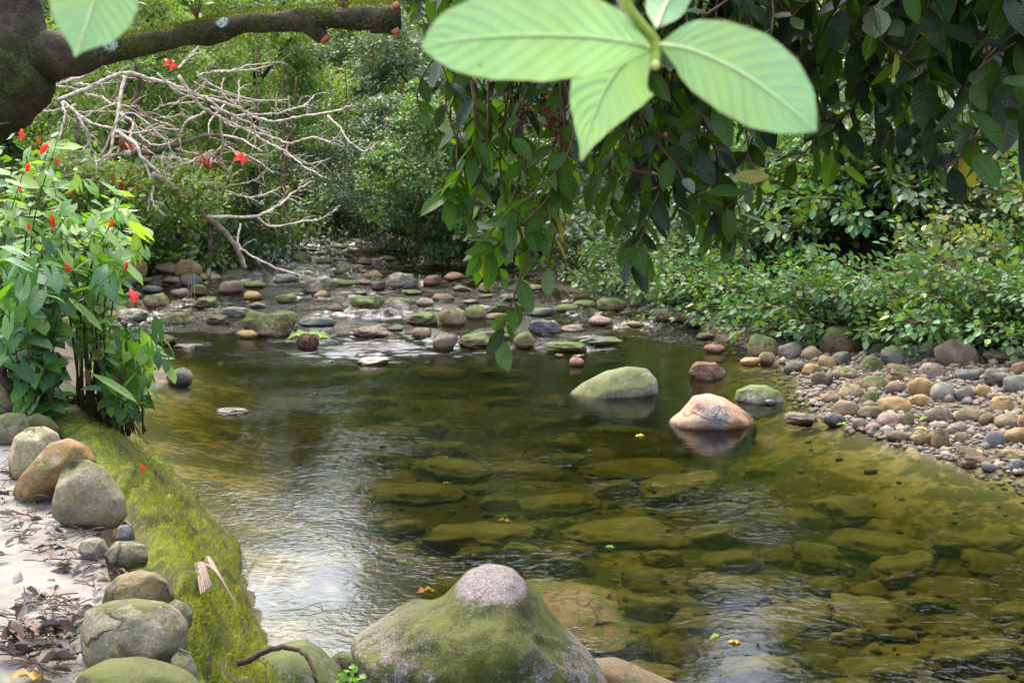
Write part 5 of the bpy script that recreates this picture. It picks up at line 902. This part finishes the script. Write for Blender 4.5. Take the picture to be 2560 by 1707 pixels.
# ------------------------------------------------------------------ bare pale branches on the left
def z1(l): return [(x/2.24, y/2.24) for x, y in l]
def bare():
    y0 = 19.5; m = y0/FPX; t = thing('bare_tree', 'leafless tree with pale grey bare branches reaching right over the water', 'tree', (D(380, 560, y0)[0], y0, 0)); L0 = np.array(t.location)
    mossb = bark_mat('bark_bare_mossy', (.20, .15, .11), (.10, .08, .05), .4, .5, .35, (.09, .12, .03)); mid = bark_mat('bark_bare_blotched', (.42, .30, .21), (.22, .15, .11), .1, .6, .5)
    r = random.Random(8)
    def br(nm, pts, r0, r1, mat, seed, dy=0):
        P = [D(px, py, y0+dy+1.2*math.sin(seed*1.7+i*.5)*.5) for i, (px, py) in enumerate(z1(pts))]; n = 6*len(P); c = spline(P, n); c = c+np.array([[r.gauss(0, .007) for _ in range(3)] for _ in range(n)])*1.0; b = Bag(); b.tube(c-L0, np.linspace(r0*1.3, r1*1.3, n)/2.24*m, 6)
        if r0 < 9:
            for k in range(max(3, n//3)):
                q = c[r.randrange(n//4, n)]; e = q+np.array([r.uniform(-.12, .3), r.uniform(-.2, .2), r.uniform(-.2, .22)]); b.tube(spline([q, (q+e)/2+np.array([0, 0, .03]), e], 5)-L0, np.linspace(r1*.8, r1*.35, 5)/2.24*m, 4)
        obj(nm, b.mesh(nm, mat), t)
    br('trunk', [(140, 1050), (330, 900), (600, 925), (850, 968), (1000, 1012), (1150, 1050), (1240, 1060)], 30, 9, mossb, 1, .6); br('limb', [(500, 960), (700, 865), (870, 850), (1030, 800), (1200, 758), (1330, 790), (1440, 842)], 18, 6, mossb, 2, .6)
    br('limb', [(850, 975), (960, 1040), (1050, 1110), (1150, 1215), (1250, 1290), (1330, 1400), (1375, 1500)], 17, 10, mid, 3); br('limb', [(1172, 1230), (1180, 1400), (1168, 1575)], 12, 8, mossb, 4)
    br('limb', [(620, 1100), (700, 760), (760, 560), (780, 440), (730, 300), (690, 120)], 16, 8, mossb, 5, 1); br('limb', [(520, 1100), (440, 800), (430, 640)], 16, 8, mossb, 6, 1)
    for k, (p, a, e) in enumerate([
      ([(330, 560), (520, 480), (700, 412), (900, 455), (1050, 510), (1150, 545), (1330, 600), (1420, 650), (1530, 680), (1700, 650), (1850, 632), (1975, 592)], 9, 4), ([(1000, 430), (1090, 560), (1180, 630), (1280, 680), (1400, 740), (1500, 800), (1600, 850), (1700, 930), (1810, 992)], 8, 3),
      ([(1400, 730), (1530, 770), (1620, 802), (1750, 770), (1850, 797), (1890, 765)], 6, 3), ([(1835, 650), (1900, 710), (1950, 790), (2040, 845), (2120, 795)], 4.5, 3), ([(1150, 545), (1280, 638), (1420, 642), (1560, 632), (1700, 590), (1757, 540)], 6, 3), ([(1640, 870), (1720, 918), (1808, 903)], 4, 2.5),
      ([(350, 570), (500, 680), (640, 722), (780, 745), (920, 703)], 7, 3), ([(650, 730), (760, 812), (800, 890), (880, 960), (905, 1000), (1050, 1010), (1230, 1062), (1390, 1105), (1500, 1085), (1582, 1045)], 8, 3.5), ([(1165, 1215), (1430, 1210), (1560, 1150), (1640, 1080), (1742, 1015)], 8, 3.5),
      ([(1430, 1210), (1520, 1270), (1700, 1240), (1800, 1225), (1890, 1170)], 6, 3), ([(700, 412), (670, 560), (640, 740), (610, 860), (530, 918)], 8, 4), ([(400, 600), (480, 720), (500, 800), (560, 935)], 6, 3), ([(1230, 650), (1247, 800), (1240, 880), (1265, 960), (1300, 1012)], 5, 3), ([(480, 530), (560, 545), (640, 585), (760, 600)], 6, 3),
      ([(800, 890), (860, 1040), (850, 1105), (880, 1170), (932, 1212)], 6, 3), ([(1150, 630), (1050, 680), (980, 790), (860, 812), (780, 755)], 6, 3), ([(1390, 1105), (1475, 1147)], 4, 3), ([(1340, 450), (1335, 540), (1312, 602)], 4, 3), ([(1345, 1250), (1340, 1380), (1500, 1480), (1640, 1530), (1735, 1552)], 5, 3),
      ([(1480, 790), (1497, 900), (1450, 1000), (1240, 1052)], 3.5, 2.5), ([(1000, 385), (1060, 320), (1140, 240)], 6, 4), ([(340, 560), (362, 660), (320, 795)], 6, 3), ([(430, 470), (520, 475), (620, 460), (650, 410)], 5, 3), ([(1000, 570), (1010, 640), (890, 660)], 4, 2.5), ([(860, 620), (960, 580), (1140, 575)], 4, 2.5),
      ([(1250, 760), (1350, 780), (1470, 850)], 5, 3), ([(1550, 550), (1545, 640)], 3, 2), ([(1400, 650), (1430, 780), (1380, 900)], 4, 3), ([(200, 520), (300, 480), (460, 430), (600, 360)], 6, 3), ([(600, 340), (640, 200), (760, 60), (740, -40)], 8, 6), ([(880, 410), (1000, 520), (1150, 560)], 6, 3), ([(1180, 600), (1420, 700), (1560, 830), (1620, 880)], 6, 3), ([(1720, 640), (1722, 590)], 3, 2),
      ([(560, 880), (700, 640), (880, 740), (1000, 900)], 4, 2.5), ([(830, 1180), (850, 1090), (960, 1165)], 4, 2.5), ([(1100, 400), (1190, 480), (1420, 560), (1620, 560)], 4, 2.5)]): br('branch', p, a, e, PALEB, 10+k)
    for k in range(46):        # fine brown tangle filling the gaps
        x, y = r.uniform(130, 1350), r.uniform(380, 1050); 
        if x > 900 and y > 900: continue
        an = r.uniform(-.6, 1.9) if r.random() < .7 else r.uniform(1.9, 3.2); pts = [(x, y)]
        for j in range(r.randrange(3, 6)): an += r.gauss(0, .35); L = r.uniform(60, 130); x += math.cos(an)*L; y += math.sin(an)*L*.7; pts.append((x, y))
        br('branch', pts, r.uniform(2.5, 6), 1.6, mid if k % 2 else PALEB, 60+k, r.uniform(-.3, 1.2))
    # perching plants
    def rosette(px, py, y, L, n, mat, label):
        P = D(px, py, y); b = Bag()
        for k in range(n):
            a = r.uniform(0, 6.28); el = r.uniform(.1, 1.3); h = np.array([math.cos(a)*math.cos(el), math.sin(a)*math.cos(el), math.sin(el)]); e = P+h*L*r.uniform(.7, 1.1); md = (P+e)/2+np.array([0, 0, L*.12]); e[2] -= L*.15*(1.5-el)
            c = spline([P, md, e], 6); w = L*.055; s = np.cross(h, [0, 0, 1.]); s /= np.linalg.norm(s)+1e-6; V = []
            for i in range(6): ww = w*(1-(i/5)**2)*(.6+i*.2 if i < 2 else 1); V += [c[i]-s*ww+np.array([0, 0, ww*.5]), c[i], c[i]+s*ww+np.array([0, 0, ww*.5])]
            b.add(V, [[i*3+j, i*3+j+1, (i+1)*3+j+1, (i+1)*3+j] for i in range(5) for j in range(2)])
        obj('air_plant', b.mesh('air_plant', mat), None, label=label, category='plant', group='perching rosette plants on the bare tree')
    red = leaf_mat('rosette_red', (.24, .05, .03), (.34, .12, .06), .2, .5, (1.2, .7, .6)); gre = leaf_mat('rosette_green', (.10, .16, .03), (.22, .26, .06), .3, .5)
    for q in [(300, 490, 19.3, .55, 26, red, 'dark red spiky rosette plant under the bare branches'), (520, 425, 19.3, .42, 20, red, 'reddish rosette plant perched where the mossy limb rises'), (575, 450, 19.5, .35, 14, gre, 'small green rosette plant right of the reddish one'), (450, 465, 19.4, .5, 22, gre, 'yellowish green rosette plant on the mossy trunk'),
              (370, 440, 19.6, .5, 20, gre, 'green rosette plant above the dark red one'), (490, 505, 19.2, .45, 20, gre, 'green rosette plant hanging below the limb'), (330, 395, 20, .5, 18, red, 'red brown rosette plant high on the mossy trunk'), (555, 505, 19.3, .3, 12, gre, 'little green rosette at the lower limb')]: rosette(*q)
    fb = Bag(); n = 4200; rg = np.random.default_rng(12); kx = rg.uniform(0, 1, n); pts = spline(z1([(140, 1050), (330, 920), (600, 980), (850, 1040), (1000, 1090), (1220, 1110)]), 100)[(kx*99).astype(int)]
    C = np.array([D(p[0]+rg.normal(0, 16), p[1]+rg.normal(0, 24), y0+.3+rg.normal(0, .4)) for p in pts])-L0; fb.add(*leafcloud(C, rg.normal(size=(n, 3))+np.array([0, 0, -.4]), rg.normal(0, .6, (n, 3))+np.array([0, -.5, .8]), rg.uniform(.05, .15, n), .26, True)); o = obj('creeper_leaves', fb.mesh('creeper_leaves', LM['lime'], False), t); o['kind'] = 'stuff'
    for px, py, s, w in [(425, 160, .16, 'near the mossy limb'), (603, 395, .17, 'in mid air among the bare branches')]:
        P = D(px, py, y0-1.2) if False else D(px, py, 17.5); o = obj('red_flower', OPF, None, None, label='red blossom on a dangling stalk '+w, category='flower'); o.matrix_basis = Matrix.Translation(Vector(P)) @ Matrix.Rotation(.9, 4, 'X') @ Matrix.Rotation(.6, 4, 'Y') @ Matrix.Scale(s, 4)
        b = Bag(); q = D(px+12, py+75 if py > 200 else py-120, 17.5); b.tube(spline([P, (P+q)/2+np.array([.03, 0, 0]), q], 8), [.006]*8, 4); s_ = obj('stalk', b.mesh('stalk', STEMG), o); s_.matrix_parent_inverse = o.matrix_basis.inverted()
bare()
# leaning mossy bank with red earth behind
# ------------------------------------------------------------------ tree hanging in from the right
def hanging_tree():
    t = thing('overhanging_tree', 'dark leaved tree hanging its drooping twigs in from the right above the pool', 'tree', (6.2, 4.4, .8)); L0 = np.array(t.location); r = random.Random(31)
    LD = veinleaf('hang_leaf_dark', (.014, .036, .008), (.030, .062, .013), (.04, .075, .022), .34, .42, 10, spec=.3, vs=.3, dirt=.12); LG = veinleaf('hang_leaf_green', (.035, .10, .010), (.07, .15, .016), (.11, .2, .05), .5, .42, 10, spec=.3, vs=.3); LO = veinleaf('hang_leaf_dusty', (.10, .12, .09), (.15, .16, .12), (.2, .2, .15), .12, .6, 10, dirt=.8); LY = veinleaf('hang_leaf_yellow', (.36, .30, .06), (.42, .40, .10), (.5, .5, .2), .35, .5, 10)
    OV = [leafmesh('oval_leaf', [(0, .02), (.12, .13), (.3, .21), (.55, .235), (.78, .17), (.93, .06), (1, 0)], LD, c, f, .06, 0, 3, nv=8, wave=.04) for c, f in ((-.1, .2), (-.22, .3), (.05, .12), (-.15, .4))]
    bk = bark_mat('bark_hanging', (.13, .075, .05), (.06, .04, .03), .1, 2)
    b = Bag(); b.tube(spline([(6.2, 4.4, .6), (6.0, 4.6, 2.2), (5.3, 4.9, 3.7), (4.4, 5.2, 4.5)], 24), np.linspace(.17, .09, 24), 12); o = obj('trunk', b.mesh('trunk', bk), t); o.location = -t.location
    limbs = [spline(p, 40) for p in ([(4.6, 5.1, 4.4), (3.4, 5.3, 4.55), (1.9, 5.4, 4.35), (.4, 5.5, 3.95), (-.5, 5.6, 3.6)], [(5.2, 4.9, 3.9), (3.9, 4.6, 3.95), (2.6, 4.4, 3.75), (1.4, 4.6, 3.5)], [(4.9, 5.1, 4.1), (4.2, 6.3, 4.5), (2.8, 6.9, 4.4), (1.2, 6.7, 4.0)], [(5.5, 4.7, 3.5), (4.2, 5.0, 3.4), (3.0, 5.2, 3.3), (2.2, 5.2, 3.15)])]
    for c in limbs: b = Bag(); b.tube(c, np.linspace(.075, .022, 40), 8); o = obj('limb', b.mesh('limb', bk), t); o.location = -t.location
    allp = np.vstack(limbs); parts = []; rest = []
    POLY = [(1060, -60), (1060, 150), (1110, 420), (1110, 470), (1150, 560), (1180, 640), (1220, 700), (1250, 870), (1290, 760), (1380, 720), (1400, 600), (1460, 520), (1560, 600), (1600, 690), (1640, 640), (1740, 560), (1830, 610), (1880, 500), (1990, 480), (2060, 440), (2150, 470), (2300, 430), (2420, 440), (2620, 380), (2620, -60)]
    def twig(E, per, L, start=None, hero=False):
        if hero: start = E[0]
        if start is None:
            dd = np.hypot(allp[:, 0]-E[0], (allp[:, 1]-E[1])*1.0)+abs(allp[:, 2]-E[2]-.8)*.4; start = allp[np.argsort(dd)[r.randrange(0, 10)]]
        jj = np.array([r.gauss(0, .16), r.gauss(0, .16), .05]); c = E if hero else spline([start, start*.62+E*.38+jj+np.array([0, 0, .2*abs(start[2]-E[2])]), start*.2+E*.8-jj*.7+np.array([0, 0, .12]), E], 18); n = len(c); b = Bag(); b.tube(c, np.linspace(.009, .0028, n), 5); ox = obj('twig', b.mesh('twig', TWIG), t); ox.location = -t.location
        ln = np.linalg.norm(np.diff(c, axis=0), axis=1).sum(); 
        for k in range(per):
            f = 1-(k/per)*min(.92, .75/max(ln, .3)*1.3); u = f*(n-1.01); a = int(u); P = c[a]+(c[a+1]-c[a])*(u-a); T = c[a+1]-c[a]; T /= np.linalg.norm(T)+1e-9; ang = k*2.4+r.random(); side = np.cross(T, [math.cos(ang), math.sin(ang), .1]); side /= np.linalg.norm(side)+1e-6
            d = side*1.0+T*.5+np.array([0, 0, -.25-r.uniform(0, .6)]); nn = np.array([r.gauss(0, .6), r.gauss(-.4, .6), .8]); Lf = L*r.uniform(.55, 1.25); pr = proj(P+d/np.linalg.norm(d)*Lf*.6)
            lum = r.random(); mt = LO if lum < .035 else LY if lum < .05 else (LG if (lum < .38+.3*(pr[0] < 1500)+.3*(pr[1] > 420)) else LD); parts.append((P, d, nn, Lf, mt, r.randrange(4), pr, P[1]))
    for i in range(165):
        q = poly_pt(POLY, r)
        if q[1] < 250 and r.random() < .25: q = poly_pt(POLY, r)
        y = np.interp(q[0], [1060, 1400, 2000, 2560], [5.6, 5.3, 5.2, 4.8])+r.uniform(-.7, .9); twig(D(q[0], q[1], y), 13, np.interp(q[0], [1060, 1500, 2560], [.125, .14, .175]))
    for pts in ([(1395, 60), (1400, 200), (1412, 330), (1400, 450), (1375, 520), (1340, 600), (1300, 700), (1268, 790), (1250, 850)], [(1400, 330), (1380, 480), (1270, 590), (1200, 640)], [(1640, 330), (1690, 380), (1640, 500), (1600, 600), (1580, 660)], [(2100, -40), (2160, 60), (2180, 150), (2140, 260), (2060, 330)], [(2330, -40), (2420, 60), (2500, 200), (2440, 330), (2380, 420)], [(1180, 200), (1190, 330), (1150, 440), (1120, 500)], [(1560, 420), (1700, 460), (1800, 540), (1840, 600)]):
        twig(spline([D(px, py, 5.0) for px, py in pts], 24), 24, .135, hero=True)
    for i in range(150):
        q = (r.uniform(1050, 2800), r.uniform(-520, 60)); twig(D(q[0], q[1], 5.4+r.uniform(-1.4, 2.2)), 16, .17)
    def shows(p): return -60 < p[6][0] < 2620 and -60 < p[6][1] < 1000
    parts.sort(key=lambda p: (0 if shows(p) else 1, p[7])); vis = parts[:298]; rem = parts[298:]
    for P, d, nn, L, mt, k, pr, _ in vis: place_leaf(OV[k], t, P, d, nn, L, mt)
    byk = {}
    for P, d, nn, L, mt, k, pr, _ in rem: byk.setdefault(mt.name, []).append((P, d, nn, L, k, mt))
    for nm, ls in byk.items():
        Vs, Fs, UVs, n0 = [], [], [], 0; cache = {}
        for P, d, nn, L, k, mt in ls:
            me = OV[k]
            if k not in cache:
                co = np.empty(len(me.vertices)*3, np.float32); me.vertices.foreach_get('co', co); F = np.array([list(p.vertices) for p in me.polygons if len(p.vertices) == 4]); uvd = me.uv_layers[0].data; uvv = np.zeros((len(me.vertices), 2))
                for lp in me.loops: uvv[lp.vertex_index] = uvd[lp.index].uv
                cache[k] = (co.reshape(-1, 3), F, uvv)
            co, F, uvv = cache[k]; M = np.array(orient(P-L0, d, nn, L)); Vs.append(co@M[:3, :3].T+M[:3, 3]); Fs.append(F+n0); UVs.append(uvv); n0 += len(co)
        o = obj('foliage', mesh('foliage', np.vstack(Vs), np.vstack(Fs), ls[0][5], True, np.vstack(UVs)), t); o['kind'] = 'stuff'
    # dark red fruit clusters
    V, F = ico(1); bm_ = bark_mat('fruit_dark_red', (.16, .02, .035), (.09, .015, .02), 0, 6)
    for px, py in [(1395, 310), (1378, 290), (1310, 290), (1400, 345), (2330, 40), (2350, 70), (2320, 80), (1985, 150), (2310, 110), (1430, 250)]:
        b = Bag()
        for k in range(22): b.add(V*.007+D(px, py, 5.0)+np.array([r.gauss(0, .018), r.gauss(0, .018), r.gauss(0, .035)]), None, F)
        o = obj('fruit_cluster', b.mesh('fruit_cluster', bm_), t); o.location = -t.location
hanging_tree()
# ------------------------------------------------------------------ litter, sticks and small finds
def litter():
    r = random.Random(77); dk = [veinleaf('litter_dark', (.04, .028, .025), (.075, .05, .042), (.16, .1, .08), .05, .55), veinleaf('litter_grey', (.16, .12, .11), (.22, .17, .15), (.25, .2, .18), .05, .6), veinleaf('litter_brown', (.13, .075, .05), (.19, .11, .07), (.3, .2, .12), .08, .6)]
    shp = [leafmesh('curled_leaf', [(0, .03), (.2, .16), (.45, .22), (.7, .16), (.9, .06), (1, 0)], dk[0], c, f, .12, 0, 3, nv=8, wave=w) for c, f, w in ((.25, .9, .2), (-.35, -.6, .3), (.1, 1.4, .1), (-.2, .5, .5))]
    zones = [([(0, 1120), (90, 1200), (270, 1330), (330, 1420), (260, 1490), (100, 1400), (0, 1330)], 55, 'among the fallen leaves behind the pale slab'), ([(60, 1480), (215, 1500), (200, 1700), (60, 1700), (0, 1600)], 42, 'in the litter left of the biggest flat topped stone'), ([(0, 1250), (250, 1380), (200, 1600), (0, 1700)], 22, 'scattered on the bare path')]
    for poly, n, wd in zones:
        for k in range(n):
            q = poly_pt(poly, r); P = W(q[0], q[1], PZ+.012); L = r.uniform(.04, .11); a = r.uniform(0, 6.28); mt = r.choice(dk+[dk[0], dk[0]])
            o = obj('fallen_leaf', r.choice(shp), None, None, mt, label='%s curled %s dead leaf %s' % ('long' if L > .085 else 'small' if L < .06 else 'middling',{'litter_dark': 'blackish', 'litter_grey': 'grey', 'litter_brown': 'brown'}[mt.name], wd), category='leaf', group='dead leaves on the footpath')
            o.matrix_basis = orient(P+np.array([0, 0, .006+L*.1]), (math.cos(a), math.sin(a), r.uniform(-.1, .15)), (r.gauss(0, .3), r.gauss(0, .3), 1), L)
    b = Bag()
    for k in range(420):
        poly = zones[k % 2][0]; q = poly_pt(poly, r); P = W(q[0], q[1], PZ+.012); a = r.uniform(0, 6.28); l = r.uniform(.02, .10); e = P+np.array([math.cos(a)*l, math.sin(a)*l, r.uniform(0, .025)]); b.tube(spline([P, (P+e)/2+np.array([r.gauss(0, .006), r.gauss(0, .006), .006]), e], 4), r.uniform(.001, .003), 4)
    obj('twig_litter', b.mesh('twig_litter', bark_mat('litter_twigs', (.07, .045, .035), (.14, .09, .06), 0, 4)), kind='stuff', label='fine dead twigs strewn over the footpath', category='litter')
    yl = veinleaf('litter_yellow', (.40, .22, .03), (.42, .26, .05), (.5, .3, .1), .1, .5); P = W(25, 1690, PZ+.02); o = obj('fallen_leaf', shp[3], None, None, yl, label='orange yellow leaf on the path in the bottom left corner', category='leaf'); o.matrix_basis = orient(P, (1, .2, 0), (0, 0, 1), .13)
    gl = veinleaf('litter_green', (.14, .33, .08), (.16, .36, .1), (.2, .4, .15), .2, .5); P = W(185, 1597, PZ+.03); o = obj('fallen_leaf', shp[3], None, None, gl, label='small green leaf among dark litter beside the biggest flat topped stone', category='leaf'); o.matrix_basis = orient(P, (1, .3, .2), (0, -.3, 1), .05)
    # dead palm strip on the moss slope
    b = Bag()
    for k in range(13):
        a = D(488, 1418, 6.3); 
        e = (540+k*10, 1500+k*1.5) if k > 5 else (510+k*4, 1500)
        px, py = (592-(k-6)*6, 1525-(k-6)*8) if k > 5 else (503+k*5, 1500-k*4)
        def surf(px, py):
            d = ray(px, py); t_ = np.linspace(4, 9, 400); PP = np.array([0, 0, CH])+d*t_[:, None]; i = np.argmax(PP[:, 2] < surf_h(PP)); return PP[i]
        S0, S1 = surf(488+k*.7, 1418), surf(px, py); c = spline([S0+[0, 0, .02], (S0+S1)/2+np.array([0, 0, .05+.004*k]), S1+np.array([0, 0, .025])], 8); s = np.array([.006, .004, 0]); V = []
        for i in range(8): w = 1-abs(i/7-.4); V += [c[i]-s*w, c[i]+np.array([0, 0, .003]), c[i]+s*w]
        b.add(V, [[i*3+j, i*3+j+1, (i+1)*3+j+1, (i+1)*3+j] for i in range(7) for j in range(2)])
    obj('dead_frond', b.mesh('dead_frond', leaf_mat('frond_dry', (.13, .08, .05), (.20, .14, .10), .1, .6, (1, .8, .6))), label='dry brown split palm frond strip lying on the moss slope', category='frond')
    P = surf(356, 1182); o = obj('red_flower', OPF, None, None, label='red fallen blossom on the moss slope near the water', category='flower'); o.matrix_basis = Matrix.Translation(Vector(P)+Vector((0, 0, .03))) @ Matrix.Rotation(1.4, 4, 'Y') @ Matrix.Scale(.06, 4)
    b = Bag(); P = surf(415, 1250); C = np.repeat([P], 9, 0); A = np.array([(math.cos(k*.7), math.sin(k*.7), .5) for k in range(9)]); b.add(*leafcloud(C, A, np.array([[0, 0, 1.]]*9), np.full(9, .06), .16, True)); obj('seedling', b.mesh('seedling', HL[2], False), label='tiny green seedling sprouting from the moss slope', category='plant')
    b = Bag(); P = D(875, 1690, 4.75); n = 16; rg = np.random.default_rng(3); b.add(*leafcloud(P+rg.normal(0, .02, (n, 3)), rg.normal(size=(n, 3)), rg.normal(0, .3, (n, 3))+[0, -.4, 1], np.full(n, .035), .4, True)); obj('seedling', b.mesh('seedling', HL[0], False), label='small bright green plant between the two mossy boulders', category='plant')
    # root over the low mossy rock
    b = Bag(); b.tube(spline([D(535, 1668, 4.6), D(620, 1650, 4.55), D(690, 1618, 4.55), D(740, 1622, 4.55), D(775, 1650, 4.5), D(790, 1700, 4.45)], 26)+np.random.default_rng(1).normal(0, .004, (26, 3)), np.linspace(.014, .007, 26), 7); obj('root', b.mesh('root', bark_mat('root_brown', (.10, .06, .04), (.05, .035, .025), .1, 3)), label='dark brown root lying across the low mossy rock', category='root')
    # dry sticks on the left stone bank
    b = Bag(); st = bark_mat('dry_stick', (.40, .30, .19), (.28, .20, .12), 0, 2); y = 22
    def Sx(x, yy): return D(x/3.92, yy/3.92+600, y)
    for l, w in [([(1430, 800), (1600, 690), (1850, 550)], 8), ([(1400, 810), (1560, 730), (1800, 600)], 7), ([(1880, 700), (1870, 340)], 4), ([(1910, 640), (1900, 330)], 4), ([(1840, 560), (1850, 400)], 4), ([(1380, 810), (1320, 690), (1240, 620), (1210, 540)], 4), ([(1420, 800), (1420, 680), (1330, 580)], 3), ([(930, 620), (1100, 690), (1240, 720)], 3), ([(1150, 940), (1270, 900)], 4), ([(1870, 320), (1820, 350)], 5)]:
        b.tube(spline([Sx(*q) for q in l], 9), np.linspace(w, w*.5, 9)/3.92/FPX*y*.8, 5)
    obj('dry_sticks', b.mesh('dry_sticks', st), label='bundle of dry straw coloured sticks caught on the left stone bank', category='driftwood')
    # leaf capped clump in the water
    P = W(770, 868, 0); b = Bag()
    V, F = ico(3); o = thing('floating_clump', 'dark brown clump capped by a yellow green leaf at the head of the pool', 'plant debris', P)
    obj('clump', mesh('clump', V*np.array([.16, .13, .13])*(1+.25*fbm(V, 3, 5)[:, None])+[0, 0, .07], F, bark_mat('clump', (.14, .07, .04), (.05, .03, .02), 0, 2)), o)
    for a, L in ((0.1, .36), (2.9, .3)): place_leaf(shp[3], o, P+np.array([0, 0, .21]), (math.cos(a), math.sin(a)*.3, -.12), (0, -.3, 1), L, HL[2], 'leaf_cap').matrix_basis = orient((0, 0, .21), (math.cos(a), -.1, -.12), (0, -.3, 1), L)
    # yellow leaves on and under the water, on the bar
    ylm = [veinleaf('leaf_yellow', (.75, .62, .06), (.70, .70, .10), (.8, .7, .3), .2, .5), veinleaf('leaf_orange', (.55, .27, .04), (.6, .36, .06), (.6, .4, .1), .1, .5), HL[2]]
    for px, py, k, L, z, w in [(1610, 1089, 0, .1, .004, 'floating left of the pink boulder'), (2105, 1200, 0, .0, 0, ''), (2320, 1042, 2, .13, .13, 'lying on the gravel bar stones'), (2290, 1070, 0, .12, .1, 'on wet gravel near the bar edge'), (2120, 1060, 2, .12, .06, 'on the stones at the bar tip'), (1107, 1208, 1, .08, -.12, 'under water at mid pool left'), (1245, 1300, 1, .12, -.15, 'under water at mid pool'), (990, 1400, 2, .09, -.12, 'under water left of the knobbed boulder'),
        (1515, 1366, 2, .07, .004, 'floating beyond the brown slab'), (1045, 1480, 1, .16, -.15, 'big one under water left of the knobbed boulder'), (1820, 1603, 1, .08, .004, 'floating at the lower right'), (1800, 1585, 2, .08, .004, 'floating beside the orange one at lower right'), (1510, 1366, 0, 0, 0, ''), (2440, 1125, 0, .07, .16, 'on the broad brown dome stone'), (1050, 1535, 0, .07, .0, ''), (1620, 1680, 1, .12, -.1, 'under water by the orange brown rock')]:
        if not w: continue
        P = W(px, py, z); a = r.uniform(0, 6.28); o = obj('fallen_leaf', shp[3], None, None, ylm[k], label='%s leaf %s' % (['bright yellow', 'orange', 'lime green'][k], w), category='leaf', group='coloured leaves fallen on pool and bar'); o.matrix_basis = orient(P, (math.cos(a), math.sin(a)*.6, .02), (0, 0, 1), L)
def surf_h(P):   # rough height of the moss slope
    tx = np.interp(P[:, 1], [e[1] for e in sorted([tuple(p) for p in TOP], key=lambda e: e[1])], [e[0] for e in sorted([tuple(p) for p in TOP], key=lambda e: e[1])])
    q = sorted([tuple(W(px, py, 0)[:2]) for px, py in [(250, 1010), (310, 1080), (440, 1185), (550, 1330), (622, 1470), (655, 1590)]]+[(-1.0, 5.6), (-.5, 5.0), (-.1, 4.0), (.1, 3.0)], key=lambda e: e[1]); bx = np.interp(P[:, 1], [e[1] for e in q], [e[0] for e in q])
    t = np.clip((P[:, 0]-tx)/(bx-tx+1e-6), 0, 1); return .93*(1-t**1.25)+.03
litter()
# hanging vines in the far trees
rv = random.Random(5)
for k in range(9):
    px = [700, 712, 735, 640, 860, 1290, 1420, 1530, 930][k]; y = [20, 20.5, 21, 24, 33, 24, 20, 19, 38][k]; p0, p1 = rv.uniform(60, 200), rv.uniform(430, 560); b = Bag(); b.tube(spline([D(px+rv.uniform(-8, 8), p0, y), D(px+rv.uniform(-8, 8), (p0+p1)/2, y), D(px, p1, y)], 14), [.012]*14, 4)
    obj('hanging_vine', b.mesh('hanging_vine', TWIG), label='thin hanging vine %s' % ['left of the rest below the limb end', 'second below the limb end', 'third below the limb end', 'behind the middle of the bare branches', 'over the far reach', 'behind the hanging twig', 'in the thicket right of the hanging twig', 'at the edge of the far bank thicket', 'beside the grey green far tree'][k], category='vine', group='thin vines hanging in the far trees')
